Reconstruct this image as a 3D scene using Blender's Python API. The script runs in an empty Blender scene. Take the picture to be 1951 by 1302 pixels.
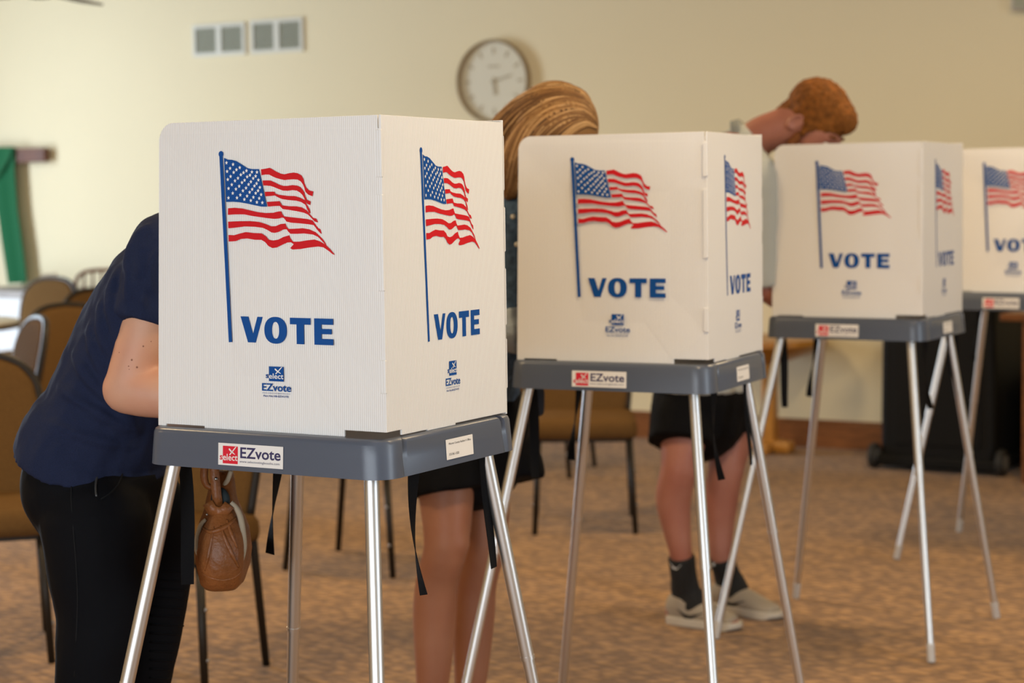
import bpy, bmesh, math, random
from mathutils import Vector, Matrix
from math import sin, cos, pi, radians as R

scn = bpy.context.scene
col = scn.collection

# ------------------------------------------------------------------ camera
IW, IH = 1951, 1302
FPX = 3722.0
TH, PIT, ROL = 0.5176, 0.0783, -0.0141
CAM = Vector((0, 0, 1.408))
FW = Vector((-sin(TH) * cos(PIT), cos(TH) * cos(PIT), -sin(PIT)))
_r = Vector((cos(TH), sin(TH), 0)); _u = _r.cross(FW)
RT = _r * cos(ROL) + _u * sin(ROL)
UP = _u * cos(ROL) - _r * sin(ROL)
cd = bpy.data.cameras.new('camera')
cd.sensor_width = 36.0
cd.lens = FPX / IW * 36.0
cd.clip_start = 0.05
cd.dof.use_dof = True
cd.dof.focus_distance = 3.32
cd.dof.aperture_fstop = 4.2
cam = bpy.data.objects.new('camera', cd); col.objects.link(cam)
M = Matrix.Identity(4)
for i in range(3):
    M[i][0] = RT[i]; M[i][1] = UP[i]; M[i][2] = -FW[i]; M[i][3] = CAM[i]
cam.matrix_world = M
scn.camera = cam

def at(px, py, d):            # point seen at a pixel, at depth d along the optical axis
    return CAM + (FW + RT * ((px - IW / 2) / FPX) - UP * ((py - IH / 2) / FPX)) * d
def ray(px, py):
    return (FW + RT * ((px - IW / 2) / FPX) - UP * ((py - IH / 2) / FPX)).normalized()
def on_z(px, py, z=0.0):
    d = ray(px, py); return CAM + d * ((z - CAM.z) / d.z)
def on_y(px, py, Y):
    d = ray(px, py); return CAM + d * ((Y - CAM.y) / d.y)

# ------------------------------------------------------------------ light and exposure
scn.view_settings.view_transform = 'Standard'
scn.view_settings.look = 'None'
scn.view_settings.gamma = 1.0
scn.view_settings.use_curve_mapping = False
scn.view_settings.exposure = 0.03
scn.cycles.use_denoising = True
scn.cycles.max_bounces = 6
scn.cycles.adaptive_threshold = 0.02
scn.cycles.sample_clamp_indirect = 6.0

w = bpy.data.worlds.new('sky'); scn.world = w; w.use_nodes = True
bg = w.node_tree.nodes['Background']
bg.inputs[0].default_value = (0.55, 0.75, 1.0, 1); bg.inputs[1].default_value = 1.0

XL, XR, YN, YB, ZC = -10.7, 3.6, -2.2, 9.845, 3.3      # the room
def area(name, loc, direction, sx, sy, power, color):
    l = bpy.data.lights.new(name, 'AREA'); l.shape = 'RECTANGLE'; l.size = sx; l.size_y = sy
    l.energy = power; l.color = color
    o = bpy.data.objects.new(name, l); col.objects.link(o)
    o.location = loc
    o.rotation_euler = Vector(direction).to_track_quat('-Z', 'Z').to_euler()
    return o
DAY = (0.80, 0.91, 1.0)
WARM = (1.0, 0.74, 0.42)
# daylight through the three window bands
WIN_L = (5.4, 9.0, 0.45, 1.70)     # y0,y1,z0,z1 in the left wall
WIN_R = (1.0, 5.6, 0.9, 2.4)       # in the right wall
WIN_N = (-3.2, 1.2, 0.35, 2.3)      # x0,x1,z0,z1 in the wall behind the camera
area('daylight', (XL + .02, (WIN_L[0]+WIN_L[1])/2, (WIN_L[2]+WIN_L[3])/2), (1, 0, 0), WIN_L[1]-WIN_L[0], WIN_L[3]-WIN_L[2], 310, (.72, .85, 1.0))
area('daylight', (XR - .02, (WIN_R[0]+WIN_R[1])/2, (WIN_R[2]+WIN_R[3])/2), (-1, 0, 0), WIN_R[1]-WIN_R[0], WIN_R[3]-WIN_R[2], 120, DAY)
area('daylight', ((WIN_N[0]+WIN_N[1])/2, YN + .02, (WIN_N[2]+WIN_N[3])/2), (0, 1, 0), WIN_N[1]-WIN_N[0], WIN_N[3]-WIN_N[2], 165, (.90, .96, 1.0))
LAMPS = [(-4.8, 6.2), (-1.4, 6.6), (-4.4, 2.8), (-0.8, 3.4), (-7.4, 0.4)]
for (x, y) in LAMPS:
    area('ceiling_lamp_light', (x, y, ZC - .09), (0, 0, -1), .5, .5, 52, WARM)

# ------------------------------------------------------------------ helpers
class MB:
    def __init__(s): s.v = []; s.f = []
    def add(s, vs, fs):
        o = len(s.v); s.v += [Vector(v) for v in vs]; s.f += [tuple(i + o for i in f) for f in fs]; return s
    def box(s, c, d, rot=None):
        c = Vector(c); hx, hy, hz = d[0]/2, d[1]/2, d[2]/2
        vs = [Vector((x, y, z)) for z in (-hz, hz) for y in (-hy, hy) for x in (-hx, hx)]
        if rot is not None: vs = [rot @ v for v in vs]
        return s.add([v + c for v in vs], [(0,2,3,1),(4,5,7,6),(0,1,5,4),(1,3,7,5),(3,2,6,7),(2,0,4,6)])
    def box2(s, a, b):
        return s.box([(a[i]+b[i])/2 for i in range(3)], [abs(b[i]-a[i]) for i in range(3)])
    def prism(s, pts, fn, t0, t1):          # outline pts -> fn(u,v,t): extruded between t0 and t1
        n = len(pts)
        vs = [fn(u, v, t0) for u, v in pts] + [fn(u, v, t1) for u, v in pts]
        fs = [tuple(range(n))[::-1], tuple(range(n, 2*n))] + [(i, (i+1) % n, n+(i+1) % n, n+i) for i in range(n)]
        return s.add(vs, fs)
    def rings(s, rr, close=True, cap0=True, cap1=True):
        n = len(rr[0]); vs = [p for r in rr for p in r]; fs = []
        for k in range(len(rr)-1):
            for i in range(n if close else n-1):
                j = (i+1) % n
                fs.append((k*n+i, k*n+j, (k+1)*n+j, (k+1)*n+i))
        if cap0: fs.append(tuple(range(n))[::-1])
        if cap1: fs.append(tuple((len(rr)-1)*n+i for i in range(n)))
        return s.add(vs, fs)
    def tube(s, pts, r, n=12, sub=0, caps=True):
        pts = [Vector(p) for p in pts]
        rad = list(r) if isinstance(r, (list, tuple)) else [r]*len(pts)
        if sub: pts, rad = spline(pts, [(x, x) for x in rad], sub); rad = [a for a, b in rad]
        up = Vector((0, 0, 1)); prev = None; rr = []
        for i, p in enumerate(pts):
            t = (pts[min(i+1, len(pts)-1)] - pts[max(i-1, 0)]).normalized()
            if prev is None:
                a = t.orthogonal().normalized()
            else:
                a = (prev - t * prev.dot(t)).normalized()
            prev = a; b = t.cross(a)
            rr.append([p + (a*cos(2*pi*k/n) + b*sin(2*pi*k/n)) * rad[i] for k in range(n)])
        return s.rings(rr, True, caps, caps)
    def lathe(s, prof, n=24, c=(0,0,0), axis='z'):
        c = Vector(c)
        def P(r, h, a):
            if axis == 'z': return c + Vector((r*cos(a), r*sin(a), h))
            if axis == 'y': return c + Vector((r*cos(a), h, r*sin(a)))
            return c + Vector((h, r*cos(a), r*sin(a)))
        return s.rings([[P(r, h, 2*pi*k/n) for k in range(n)] for r, h in prof])
    def ell(s, c, rx, ry, rz, rot=None, n=16, m=10):
        c = Vector(c); rr = []
        for i in range(m+1):
            ph = -pi/2 + pi*(i if 0 < i < m else (.02 if i == 0 else m-.02))/m
            ring = [Vector((rx*cos(ph)*cos(2*pi*k/n), ry*cos(ph)*sin(2*pi*k/n), rz*sin(ph))) for k in range(n)]
            rr.append([c + (rot @ p if rot is not None else p) for p in ring])
        return s.rings(rr)
    def loft(s, pts, rad, left, n=24, sub=4, flat0=False, flat1=False):
        pts = [Vector(p) for p in pts]; rad = [(x, x) if not isinstance(x, tuple) else x for x in rad]
        if sub: pts, rad = spline(pts, rad, sub)
        left = Vector(left).normalized(); rr = []
        def ring(p, t, a, b):
            ax = (left - t * left.dot(t))
            ax = ax.normalized() if ax.length > 1e-4 else t.orthogonal().normalized()
            bx = t.cross(ax)
            return [p + ax*(a*cos(2*pi*k/n)) + bx*(b*sin(2*pi*k/n)) for k in range(n)]
        N = len(pts); T = [(pts[min(i+1, N-1)] - pts[max(i-1, 0)]).normalized() for i in range(N)]
        if not flat0:
            a, b = rad[0]; r = min(a, b)
            for q in (.999, .92, .75, .5, .25):
                an = q*pi/2; rr.append(ring(pts[0] - T[0]*r*sin(an), T[0], a*cos(an)+1e-4, b*cos(an)+1e-4))
        for i in range(N): rr.append(ring(pts[i], T[i], *rad[i]))
        if not flat1:
            a, b = rad[-1]; r = min(a, b)
            for q in (.25, .5, .75, .92, .999):
                an = q*pi/2; rr.append(ring(pts[-1] + T[-1]*r*sin(an), T[-1], a*cos(an)+1e-4, b*cos(an)+1e-4))
        return s.rings(rr)
    def ribbon(s, pts, wdirs, width, th=.0012):
        pts = [Vector(p) for p in pts]; n = len(pts); rr = []
        for i, p in enumerate(pts):
            t = (pts[min(i+1, n-1)] - pts[max(i-1, 0)]).normalized()
            wd = Vector(wdirs[i]); wd = (wd - t*wd.dot(t)).normalized(); nn = t.cross(wd)
            rr.append([p - wd*width/2 - nn*th/2, p + wd*width/2 - nn*th/2, p + wd*width/2 + nn*th/2, p - wd*width/2 + nn*th/2])
        return s.rings(rr)
    def xf(s, m):
        s.v = [m @ v for v in s.v]; return s
    def mesh(s, name, smooth=False, auto=None):
        me = bpy.data.meshes.new(name)
        me.from_pydata([tuple(v) for v in s.v], [], s.f); me.update()
        if smooth: me.shade_smooth()
        return me

def spline(pts, rad, sub):
    P, Q = [], []
    n = len(pts)
    for i in range(n-1):
        p0, p1, p2, p3 = pts[max(i-1, 0)], pts[i], pts[i+1], pts[min(i+2, n-1)]
        r0, r1, r2, r3 = rad[max(i-1, 0)], rad[i], rad[i+1], rad[min(i+2, n-1)]
        for k in range(sub):
            t = k/sub
            c = lambda a, b, cc, d: .5*((2*b) + (-a+cc)*t + (2*a-5*b+4*cc-d)*t*t + (-a+3*b-3*cc+d)*t**3)
            P.append(Vector([c(p0[j], p1[j], p2[j], p3[j]) for j in range(3)]))
            Q.append(tuple(max(1e-4, c(r0[j], r1[j], r2[j], r3[j])) for j in range(2)))
    P.append(pts[-1].copy()); Q.append(tuple(rad[-1]))
    return P, Q

def fix_normals(me):
    bm = bmesh.new(); bm.from_mesh(me); bmesh.ops.recalc_face_normals(bm, faces=bm.faces); bm.to_mesh(me); bm.free()

def put(name, me, mt=None, parent=None, loc=None, bevel=0, smooth_angle=None):
    o = bpy.data.objects.new(name, me); col.objects.link(o)
    if mt is not None and len(me.materials) == 0: me.materials.append(mt)
    if parent is not None: o.parent = parent
    if loc is not None: o.location = loc
    if bevel:
        m = o.modifiers.new('bevel', 'BEVEL'); m.width = bevel; m.segments = 2; m.limit_method = 'ANGLE'; m.angle_limit = R(40)
    return o
def part(name, mb, mt, parent=None, smooth=False, bevel=0, sharp=None, loc=None):
    me = mb.mesh(name); fix_normals(me)
    if smooth:
        me.shade_smooth()
        if sharp is not None:
            try: me.set_sharp_from_angle(angle=R(sharp))
            except Exception: pass
    return put(name, me, mt, parent, loc, bevel)
def thing(name, label, cat, loc=(0,0,0), rz=0.0, group=None):
    o = bpy.data.objects.new(name, None); col.objects.link(o)
    o.location = loc; o.rotation_euler = (0, 0, rz); o.empty_display_size = .1
    return tag(o, label, cat, group)
def tag(o, label=None, cat=None, group=None, kind=None):
    if label: o['label'] = label
    if cat: o['category'] = cat
    if group: o['group'] = group
    if kind: o['kind'] = kind
    return o
def dup(root, loc, rz, label, group=None):
    def cp(o, parent):
        c = o.copy(); col.objects.link(c); c.parent = parent
        for ch in o.children: cp(ch, c)
        return c
    kids = list(root.children)
    r = root.copy(); col.objects.link(r); r.location = loc; r.rotation_euler = (0, 0, rz)
    for ch in kids: cp(ch, r)
    r['label'] = label
    if group: r['group'] = group
    return r

def remesh(name, mb, voxel, mt, parent=None, origin=None, smooth=4, disp=None):
    me = mb.mesh(name + '_src'); fix_normals(me)
    o = bpy.data.objects.new(name + '_src', me); col.objects.link(o)
    m = o.modifiers.new('r', 'REMESH'); m.mode = 'VOXEL'; m.voxel_size = voxel
    if disp:
        for k, (tsize, strength) in enumerate(disp):
            tx = bpy.data.textures.new(name + str(k), 'CLOUDS'); tx.noise_scale = tsize; tx.noise_depth = 2
            d = o.modifiers.new('d%d' % k, 'DISPLACE'); d.texture = tx; d.strength = strength; d.texture_coords = 'LOCAL'
    sm = o.modifiers.new('s', 'SMOOTH'); sm.iterations = smooth; sm.factor = .5
    bpy.context.view_layer.update()
    dg = bpy.context.evaluated_depsgraph_get()
    nm = bpy.data.meshes.new_from_object(o.evaluated_get(dg)); nm.name = name
    bpy.data.objects.remove(o); bpy.data.meshes.remove(me)
    if origin is not None: nm.transform(Matrix.Translation(-Vector(origin)))
    nm.shade_smooth(); nm.materials.clear()
    return put(name, nm, mt, parent)

# ------------------------------------------------------------------ materials
def srgb(*c):
    return tuple(((x/255)/12.92 if x/255 <= .04045 else ((x/255+.055)/1.055)**2.4) for x in c)
def mat(name, color, rough=.6, metal=0.0, var=None, bump=None, coat=0.0, spec=.5, sss=0.0, trans=0.0, sheen=0.0, wave=None):
    m = bpy.data.materials.new(name); m.use_nodes = True
    nt = m.node_tree; N = nt.nodes; L = nt.links; b = N['Principled BSDF']
    b.inputs['Base Color'].default_value = (*color, 1); b.inputs['Roughness'].default_value = rough
    b.inputs['Metallic'].default_value = metal; b.inputs['Specular IOR Level'].default_value = spec
    if coat: b.inputs['Coat Weight'].default_value = coat; b.inputs['Coat Roughness'].default_value = .15
    if sheen: b.inputs['Sheen Weight'].default_value = sheen
    if sss:
        b.inputs['Subsurface Weight'].default_value = sss; b.inputs['Subsurface Radius'].default_value = (.012, .005, .003)
        b.inputs['Subsurface Scale'].default_value = 1.0
    tc = N.new('ShaderNodeTexCoord')
    if var:
        sc, amt, sx = var if len(var) == 3 else (*var, (1, 1, 1))
        mp = N.new('ShaderNodeMapping'); mp.inputs['Scale'].default_value = sx; L.new(tc.outputs['Object'], mp.inputs[0])
        n = N.new('ShaderNodeTexNoise'); n.inputs['Scale'].default_value = sc; n.inputs['Detail'].default_value = 5
        L.new(mp.outputs[0], n.inputs['Vector'])
        r = N.new('ShaderNodeValToRGB'); r.color_ramp.elements[0].position = .3; r.color_ramp.elements[1].position = .7
        r.color_ramp.elements[0].color = (*[c*(1-amt) for c in color], 1); r.color_ramp.elements[1].color = (*[min(1, c*(1+amt)) for c in color], 1)
        L.new(n.outputs['Fac'], r.inputs[0]); L.new(r.outputs[0], b.inputs['Base Color'])
    src = None
    if bump:
        sc, st, sx = bump if len(bump) == 3 else (*bump, (1, 1, 1))
        mp2 = N.new('ShaderNodeMapping'); mp2.inputs['Scale'].default_value = sx; L.new(tc.outputs['Object'], mp2.inputs[0])
        n2 = N.new('ShaderNodeTexNoise'); n2.inputs['Scale'].default_value = sc; n2.inputs['Detail'].default_value = 4
        L.new(mp2.outputs[0], n2.inputs['Vector'])
        bp = N.new('ShaderNodeBump'); bp.inputs['Strength'].default_value = st; bp.inputs['Distance'].default_value = .01
        L.new(n2.outputs['Fac'], bp.inputs['Height']); L.new(bp.outputs[0], b.inputs['Normal']); src = bp
    if wave:
        sc, st, axis = wave
        wv = N.new('ShaderNodeTexWave'); wv.bands_direction = axis; wv.inputs['Scale'].default_value = sc
        L.new(tc.outputs['Object'], wv.inputs['Vector'])
        bp2 = N.new('ShaderNodeBump'); bp2.inputs['Strength'].default_value = st; bp2.inputs['Distance'].default_value = .004
        L.new(wv.outputs['Fac'], bp2.inputs['Height'])
        if src: L.new(src.outputs[0], bp2.inputs['Normal'])
        L.new(bp2.outputs[0], b.inputs['Normal'])
    if trans:
        t = N.new('ShaderNodeBsdfTranslucent'); t.inputs[0].default_value = (*color, 1)
        mx = N.new('ShaderNodeMixShader'); mx.inputs[0].default_value = trans
        L.new(b.outputs[0], mx.inputs[1]); L.new(t.outputs[0], mx.inputs[2]); L.new(mx.outputs[0], N['Material Output'].inputs[0])
    return m
def wood(name, c1, c2, scale=(1, 1, 8), rough=.45):
    m = mat(name, c1, rough); N = m.node_tree.nodes; L = m.node_tree.links; b = N['Principled BSDF']
    tc = N['Texture Coordinate']; mp = N.new('ShaderNodeMapping'); mp.inputs['Scale'].default_value = scale
    n = N.new('ShaderNodeTexNoise'); n.inputs['Scale'].default_value = 9; n.inputs['Detail'].default_value = 6; n.inputs['Distortion'].default_value = .8
    r = N.new('ShaderNodeValToRGB'); r.color_ramp.elements[0].position = .35; r.color_ramp.elements[1].position = .68
    r.color_ramp.elements[0].color = (*c1, 1); r.color_ramp.elements[1].color = (*c2, 1)
    L.new(tc.outputs['Object'], mp.inputs[0]); L.new(mp.outputs[0], n.inputs['Vector']); L.new(n.outputs['Fac'], r.inputs[0]); L.new(r.outputs[0], b.inputs['Base Color'])
    return m

M_WALL = mat('painted_wall', (.755, .68, .47), .85, bump=(60, .05), var=(.6, .03))
M_CEIL = mat('ceiling_paint', (.34, .27, .18), .9)
M_BASE = wood('baseboard_wood', (.16, .055, .012), (.26, .095, .025), (1, 8, 8), .4)
M_PANEL = mat('corrugated_plastic', (.88, .87, .86), .38, trans=.12, wave=(78, .28, 'X'), spec=.4)
M_PANELB = mat('corrugated_plastic_back', (.88, .87, .86), .38, trans=.12, wave=(78, .28, 'Y'), spec=.4)
M_TRAY = mat('grey_plastic', (.078, .094, .132), .32, bump=(300, .02), spec=.5)
M_ALU = mat('satin_aluminium', (.66, .65, .64), .40, 1.0)
M_CAP = mat('grey_rubber', (.52, .50, .48), .5)
M_STRAP = mat('black_webbing', (.005, .005, .006), .85, bump=(900, .2), spec=.15)
M_BLUE = mat('blue_print', (.002, .068, .29), .5, spec=.2)
M_RED = mat('red_print', (.60, .009, .017), .5, spec=.2)
M_WHITE = mat('white_print', (.84, .83, .82), .45)
M_NAVY = mat('navy_print', (.03, .025, .10), .45)
M_CARD = mat('white_card', (.80, .78, .76), .5)
M_INK = mat('black_ink', (.05, .05, .06), .6)
M_SKREDSQ = mat('red_sticker_print', (.66, .006, .03), .4)
M_FABRIC = mat('brown_chair_fabric', (.128, .069, .024), .95, bump=(420, .25), var=(250, .22), spec=.08)
M_FRAME = mat('dark_bronze_frame', (.015, .011, .008), .45, .0, spec=.3)
M_FRAME2 = mat('bronze_leg', (.10, .08, .055), .4, .6)
# ------------------------------------------------------------------ the room
def floor_mat():
    m = mat('patterned_carpet', (.4, .24, .1), .95, spec=.08, sheen=.15)
    N = m.node_tree.nodes; L = m.node_tree.links; b = N['Principled BSDF']; tc = N['Texture Coordinate']
    mp = N.new('ShaderNodeMapping'); mp.inputs['Rotation'].default_value = (0, 0, R(28)); mp.inputs['Scale'].default_value = (1.0, 1.55, 1)
    L.new(tc.outputs['Object'], mp.inputs[0])
    n0 = N.new('ShaderNodeTexNoise'); n0.inputs['Scale'].default_value = 11; n0.inputs['Detail'].default_value = 2
    L.new(mp.outputs[0], n0.inputs['Vector'])
    mixv = N.new('ShaderNodeVectorMath'); mixv.operation = 'MULTIPLY_ADD'; mixv.inputs[1].default_value = (.05, .05, 0)
    L.new(n0.outputs['Color'], mixv.inputs[0]); L.new(mp.outputs[0], mixv.inputs[2])
    v = N.new('ShaderNodeTexVoronoi'); v.inputs['Scale'].default_value = 19; v.inputs['Randomness'].default_value = .55
    L.new(mixv.outputs[0], v.inputs['Vector'])
    n = N.new('ShaderNodeTexNoise'); n.inputs['Scale'].default_value = 190; n.inputs['Detail'].default_value = 3
    L.new(tc.outputs['Object'], n.inputs['Vector'])
    n3 = N.new('ShaderNodeTexNoise'); n3.inputs['Scale'].default_value = 5; n3.inputs['Detail'].default_value = 3
    L.new(mp.outputs[0], n3.inputs['Vector'])
    a = N.new('ShaderNodeMath'); a.operation = 'MULTIPLY_ADD'; a.inputs[1].default_value = .32
    L.new(n.outputs['Fac'], a.inputs[0]); L.new(v.outputs['Distance'], a.inputs[2])
    a2 = N.new('ShaderNodeMath'); a2.operation = 'MULTIPLY_ADD'; a2.inputs[1].default_value = .25
    L.new(n3.outputs['Fac'], a2.inputs[0]); L.new(a.outputs[0], a2.inputs[2])
    r = N.new('ShaderNodeValToRGB'); r.color_ramp.elements[0].position = .42; r.color_ramp.elements[1].position = .92
    r.color_ramp.elements[0].color = (.43, .243, .095, 1); r.color_ramp.elements[1].color = (.185, .100, .038, 1)
    L.new(a2.outputs[0], r.inputs[0]); L.new(r.outputs[0], b.inputs['Base Color'])
    bp = N.new('ShaderNodeBump'); bp.inputs['Strength'].default_value = .6; bp.inputs['Distance'].default_value = .006; bp.invert = True
    L.new(a2.outputs[0], bp.inputs['Height']); L.new(bp.outputs[0], b.inputs['Normal'])
    return m
def struct(name, mb, mt, label, cat, bevel=0):
    return tag(part(name, mb, mt, bevel=bevel), label, cat, kind='structure')
T = .15
struct('floor', MB().box2((XL-T, YN-T, -.1), (XR+T, YB+T, 0)), floor_mat(), 'tan patterned loop carpet over the whole floor', 'floor')
struct('ceiling', MB().box2((XL-T, YN-T, ZC), (XR+T, YB+T, ZC+.1)), M_CEIL, 'plain light brown ceiling above the room', 'ceiling')
struct('wall_back', MB().box2((XL-T, YB, 0), (XR+T, YB+T, ZC)), M_WALL, 'cream painted wall behind the voting booths', 'wall')
def wall_x(name, x0, x1, win, label):
    y0, y1, z0, z1 = win
    mb = MB().box2((x0, YN, 0), (x1, y0, ZC)).box2((x0, y1, 0), (x1, YB, ZC)).box2((x0, y0, 0), (x1, y1, z0)).box2((x0, y0, z1), (x1, y1, ZC))
    struct(name, mb, M_WALL, label, 'wall')
wall_x('wall_left', XL-T, XL, WIN_L, 'cream painted side wall left of the frame')
wall_x('wall_right', XR, XR+T, WIN_R, 'cream painted side wall right of the frame')
x0, x1, z0, z1 = WIN_N
struct('wall_front', MB().box2((XL, YN-T, 0), (x0, YN, ZC)).box2((x1, YN-T, 0), (XR, YN, ZC)).box2((x0, YN-T, 0), (x1, YN, z0)).box2((x0, YN-T, z1), (x1, YN, ZC)), M_WALL, 'cream painted wall behind the camera', 'wall')
M_SASH = mat('white_window_paint', (.8, .8, .78), .5)
M_GLASS = mat('window_glass', (.9, .95, 1), .02); M_GLASS.node_tree.nodes['Principled BSDF'].inputs['Transmission Weight'].default_value = 1.0
def window(name, a, b, fixed, axis, n, label):
    # a=(u0,z0) b=(u1,z1): frame with mullions and panes set in the wall opening
    def P(u, v, z): return (v, u, z) if axis == 'x' else (u, v, z)
    mb = MB(); t = .06; c = fixed; hw = .03
    def bar(u0, u1, z0_, z1_): mb.box2(P(u0, c-hw, z0_), P(u1, c+hw, z1_))
    bar(a[0], b[0], a[1], a[1]+t); bar(a[0], b[0], b[1]-t, b[1])
    for k in range(n+1):
        u = a[0]+(b[0]-a[0])*k/n; bar(u-t/2 if 0 < k < n else (u if k == 0 else u-t), u+t/2 if 0 < k < n else (u+t if k == 0 else u), a[1]+t, b[1]-t)
    fr = struct(name, mb, M_SASH, label, 'window')
    for k in range(n):
        u0 = a[0]+(b[0]-a[0])*k/n+t; u1 = a[0]+(b[0]-a[0])*(k+1)/n-t
        part('window_pane', MB().box2(P(u0-.02, c-.003, a[1]+t-.01), P(u1+.02, c+.003, b[1]-t+.01)), M_GLASS, fr)
window('window_1', (WIN_L[0], WIN_L[2]), (WIN_L[1], WIN_L[3]), XL-.09, 'x', 3, 'white framed window in the left side wall')
window('window_2', (WIN_R[0], WIN_R[2]), (WIN_R[1], WIN_R[3]), XR+.09, 'x', 4, 'white framed window in the right side wall')
window('window_3', (WIN_N[0], WIN_N[2]), (WIN_N[1], WIN_N[3]), YN-.09, 'y', 4, 'white framed window behind the camera')
struct('baseboard_back', MB().box2((XL, YB-.022, 0), (XR, YB, .135)).box2((XL, YB-.014, .135), (XR, YB, .15)), M_BASE, 'brown wooden baseboard along the cream wall', 'baseboard', bevel=.004)
M_LAMPM = mat('lamp_trim', (.8, .78, .74), .4)
M_LAMPE = bpy.data.materials.new('lamp_glow'); M_LAMPE.use_nodes = True
_b = M_LAMPE.node_tree.nodes['Principled BSDF']; _b.inputs['Emission Color'].default_value = (*WARM, 1); _b.inputs['Emission Strength'].default_value = 3
lamp_place = ['above the brown chairs beyond the second booth', 'above the farthest voting booth', 'above the open floor left of the nearest booth', 'above the carpet right of the booth row', 'near the wall behind the camera']
for i, (x, y) in enumerate(LAMPS):
    t = thing('ceiling_lamp', 'square flush ceiling lamp ' + lamp_place[i], 'ceiling lamp', (x, y, ZC-.08), 0, 'square flush ceiling lamps')
    part('housing', MB().box2((-.3, -.3, .02), (.3, .3, .08)), M_LAMPM, t, bevel=.01)
    part('diffuser', MB().box2((-.27, -.27, .0), (.27, .27, .02)), M_LAMPE, t)
# ------------------------------------------------------------------ voting booths
# flag artwork on the panels: (distance from the panel's left edge, height above the tray), tenths of a millimetre
CANTON = [(1494,4658),(1575,4627),(1675,4620),(1775,4595),(1889,4537),(2016,4471),(2115,4456),(2262,4453),(2343,4149),(2427,3820),(2307,3821),(2167,3845),(1998,3875),(1828,3899),(1686,3908),(1534,3905),(1516,4274)]
STARS = [(1552,4573),(1698,4543),(1846,4486),(1993,4431),(2112,4407),(2222,4402),(1632,4477),(1772,4451),(1928,4399),(2069,4354),(2193,4336),(1565,4426),(1711,4407),(1868,4364),(2007,4328),(2139,4299),(2252,4270),(1642,4339),(1805,4307),(1950,4271),(2088,4242),(2212,4211),(1579,4288),(1739,4263),(1893,4232),(2037,4198),(2164,4171),(2282,4145),(1667,4199),(1830,4170),(1980,4139),(2115,4114),(2242,4090),(1595,4135),(1758,4122),(1912,4093),(2059,4066),(2191,4049),(2309,4023),(1687,4053),(1854,4022),(2002,4002),(2140,3980),(2266,3961),(1592,3974),(1780,3974),(1942,3945),(2083,3925),(2215,3895),(2333,3887)]
STRIPES = [
  [(2307,4448),(2397,4457),(2495,4471),(2564,4440),(2633,4406),(2730,4369),(2813,4358),(2910,4374),(3006,4383),(3089,4371),(3170,4334),(3211,4278),(3231,4201),(3268,4131),(3325,4084),(3417,4063),(3397,3985),(3316,4010),(3254,4056),(3230,4125),(3201,4184),(3155,4235),(3087,4265),(3005,4271),(2909,4268),(2812,4261),(2729,4276),(2646,4295),(2563,4323),(2480,4358),(2396,4359),(2317,4349)],
  [(2339,4260),(2423,4261),(2507,4257),(2590,4229),(2687,4188),(2783,4164),(2866,4163),(2976,4175),(3072,4166),(3140,4141),(3194,4092),(3226,4048),(3247,3982),(3282,3927),(3360,3898),(3346,3839),(3286,3861),(3236,3934),(3193,4005),(3139,4049),(3071,4081),(2975,4091),(2865,4082),(2769,4087),(2672,4117),(2589,4145),(2506,4168),(2422,4174),(2355,4175)],
  [(2385,4070),(2588,4070),(2607,4039),(2685,4016),(2864,3996),(3029,3991),(3138,3962),(3246,3917),(3272,3851),(3331,3774),(3352,3708),(3330,3702),(3280,3774),(3245,3847),(3164,3889),(3055,3914),(2891,3927),(2753,3944),(2657,3978),(2601,4006),(2532,4000),(2398,3993)],
  [(2428,3899),(2697,3910),(2725,3874),(2752,3839),(2889,3824),(3054,3820),(3163,3804),(3271,3753),(3338,3687),(3405,3627),(3472,3614),(3511,3549),(3436,3566),(3364,3628),(3303,3680),(3216,3712),(3080,3737),(2916,3760),(2765,3777),(2724,3812),(2696,3830),(2558,3827),(2452,3820)],
  [(1577,3797),(1714,3804),(1884,3792),(2054,3759),(2222,3729),(2390,3712),(2557,3715),(2682,3738),(2731,3738),(2756,3691),(2791,3654),(2942,3639),(3133,3623),(3296,3606),(3391,3584),(3457,3512),(3510,3458),(3558,3436),(3581,3360),(3549,3375),(3491,3425),(3416,3506),(3322,3519),(3132,3536),(2941,3548),(2845,3566),(2791,3625),(2749,3636),(2680,3619),(2583,3613),(2445,3625),(2277,3644),(2109,3663),(1940,3691),(1713,3693),(1573,3685)],
  [(1576,3569),(1826,3576),(2052,3577),(2249,3563),(2388,3529),(2513,3489),(2610,3490),(2721,3527),(2817,3533),(2844,3483),(2885,3443),(3022,3447),(3185,3455),(3321,3437),(3455,3389),(3535,3328),(3601,3274),(3640,3231),(3674,3172),(3645,3188),(3574,3252),(3502,3311),(3400,3350),(3211,3368),(3048,3362),(2925,3362),(2871,3406),(2843,3439),(2775,3435),(2678,3396),(2595,3378),(2525,3383),(2429,3429),(2332,3463),(2164,3481),(1939,3487),(1769,3470),(1581,3455)],
  [(1583,3342),(1711,3337),(1825,3365),(1966,3391),(2135,3375),(2303,3370),(2400,3320),(2455,3265),(2552,3249),(2663,3264),(2773,3308),(2897,3338),(2924,3286),(2978,3231),(3101,3231),(3264,3253),(3426,3268),(3533,3241),(3666,3177),(3758,3102),(3845,3014),(3797,3027),(3718,3080),(3612,3138),(3505,3151),(3316,3134),(3126,3107),(2963,3099),(2916,3122),(2991,3188),(2937,3220),(2855,3216),(2744,3177),(2633,3133),(2537,3122),(2454,3155),(2385,3221),(2302,3260),(2162,3261),(1994,3283),(1852,3274),(1739,3237),(1588,3230)],
]
POLE = [(1391, 4687), (1466, 4686), (1651, 1510), (1577, 1504)]
BALL = (1428, 4723)
LU, LV, ZT, HP, SK = .5046, .4422, 1.001, .5288, .0655
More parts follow.
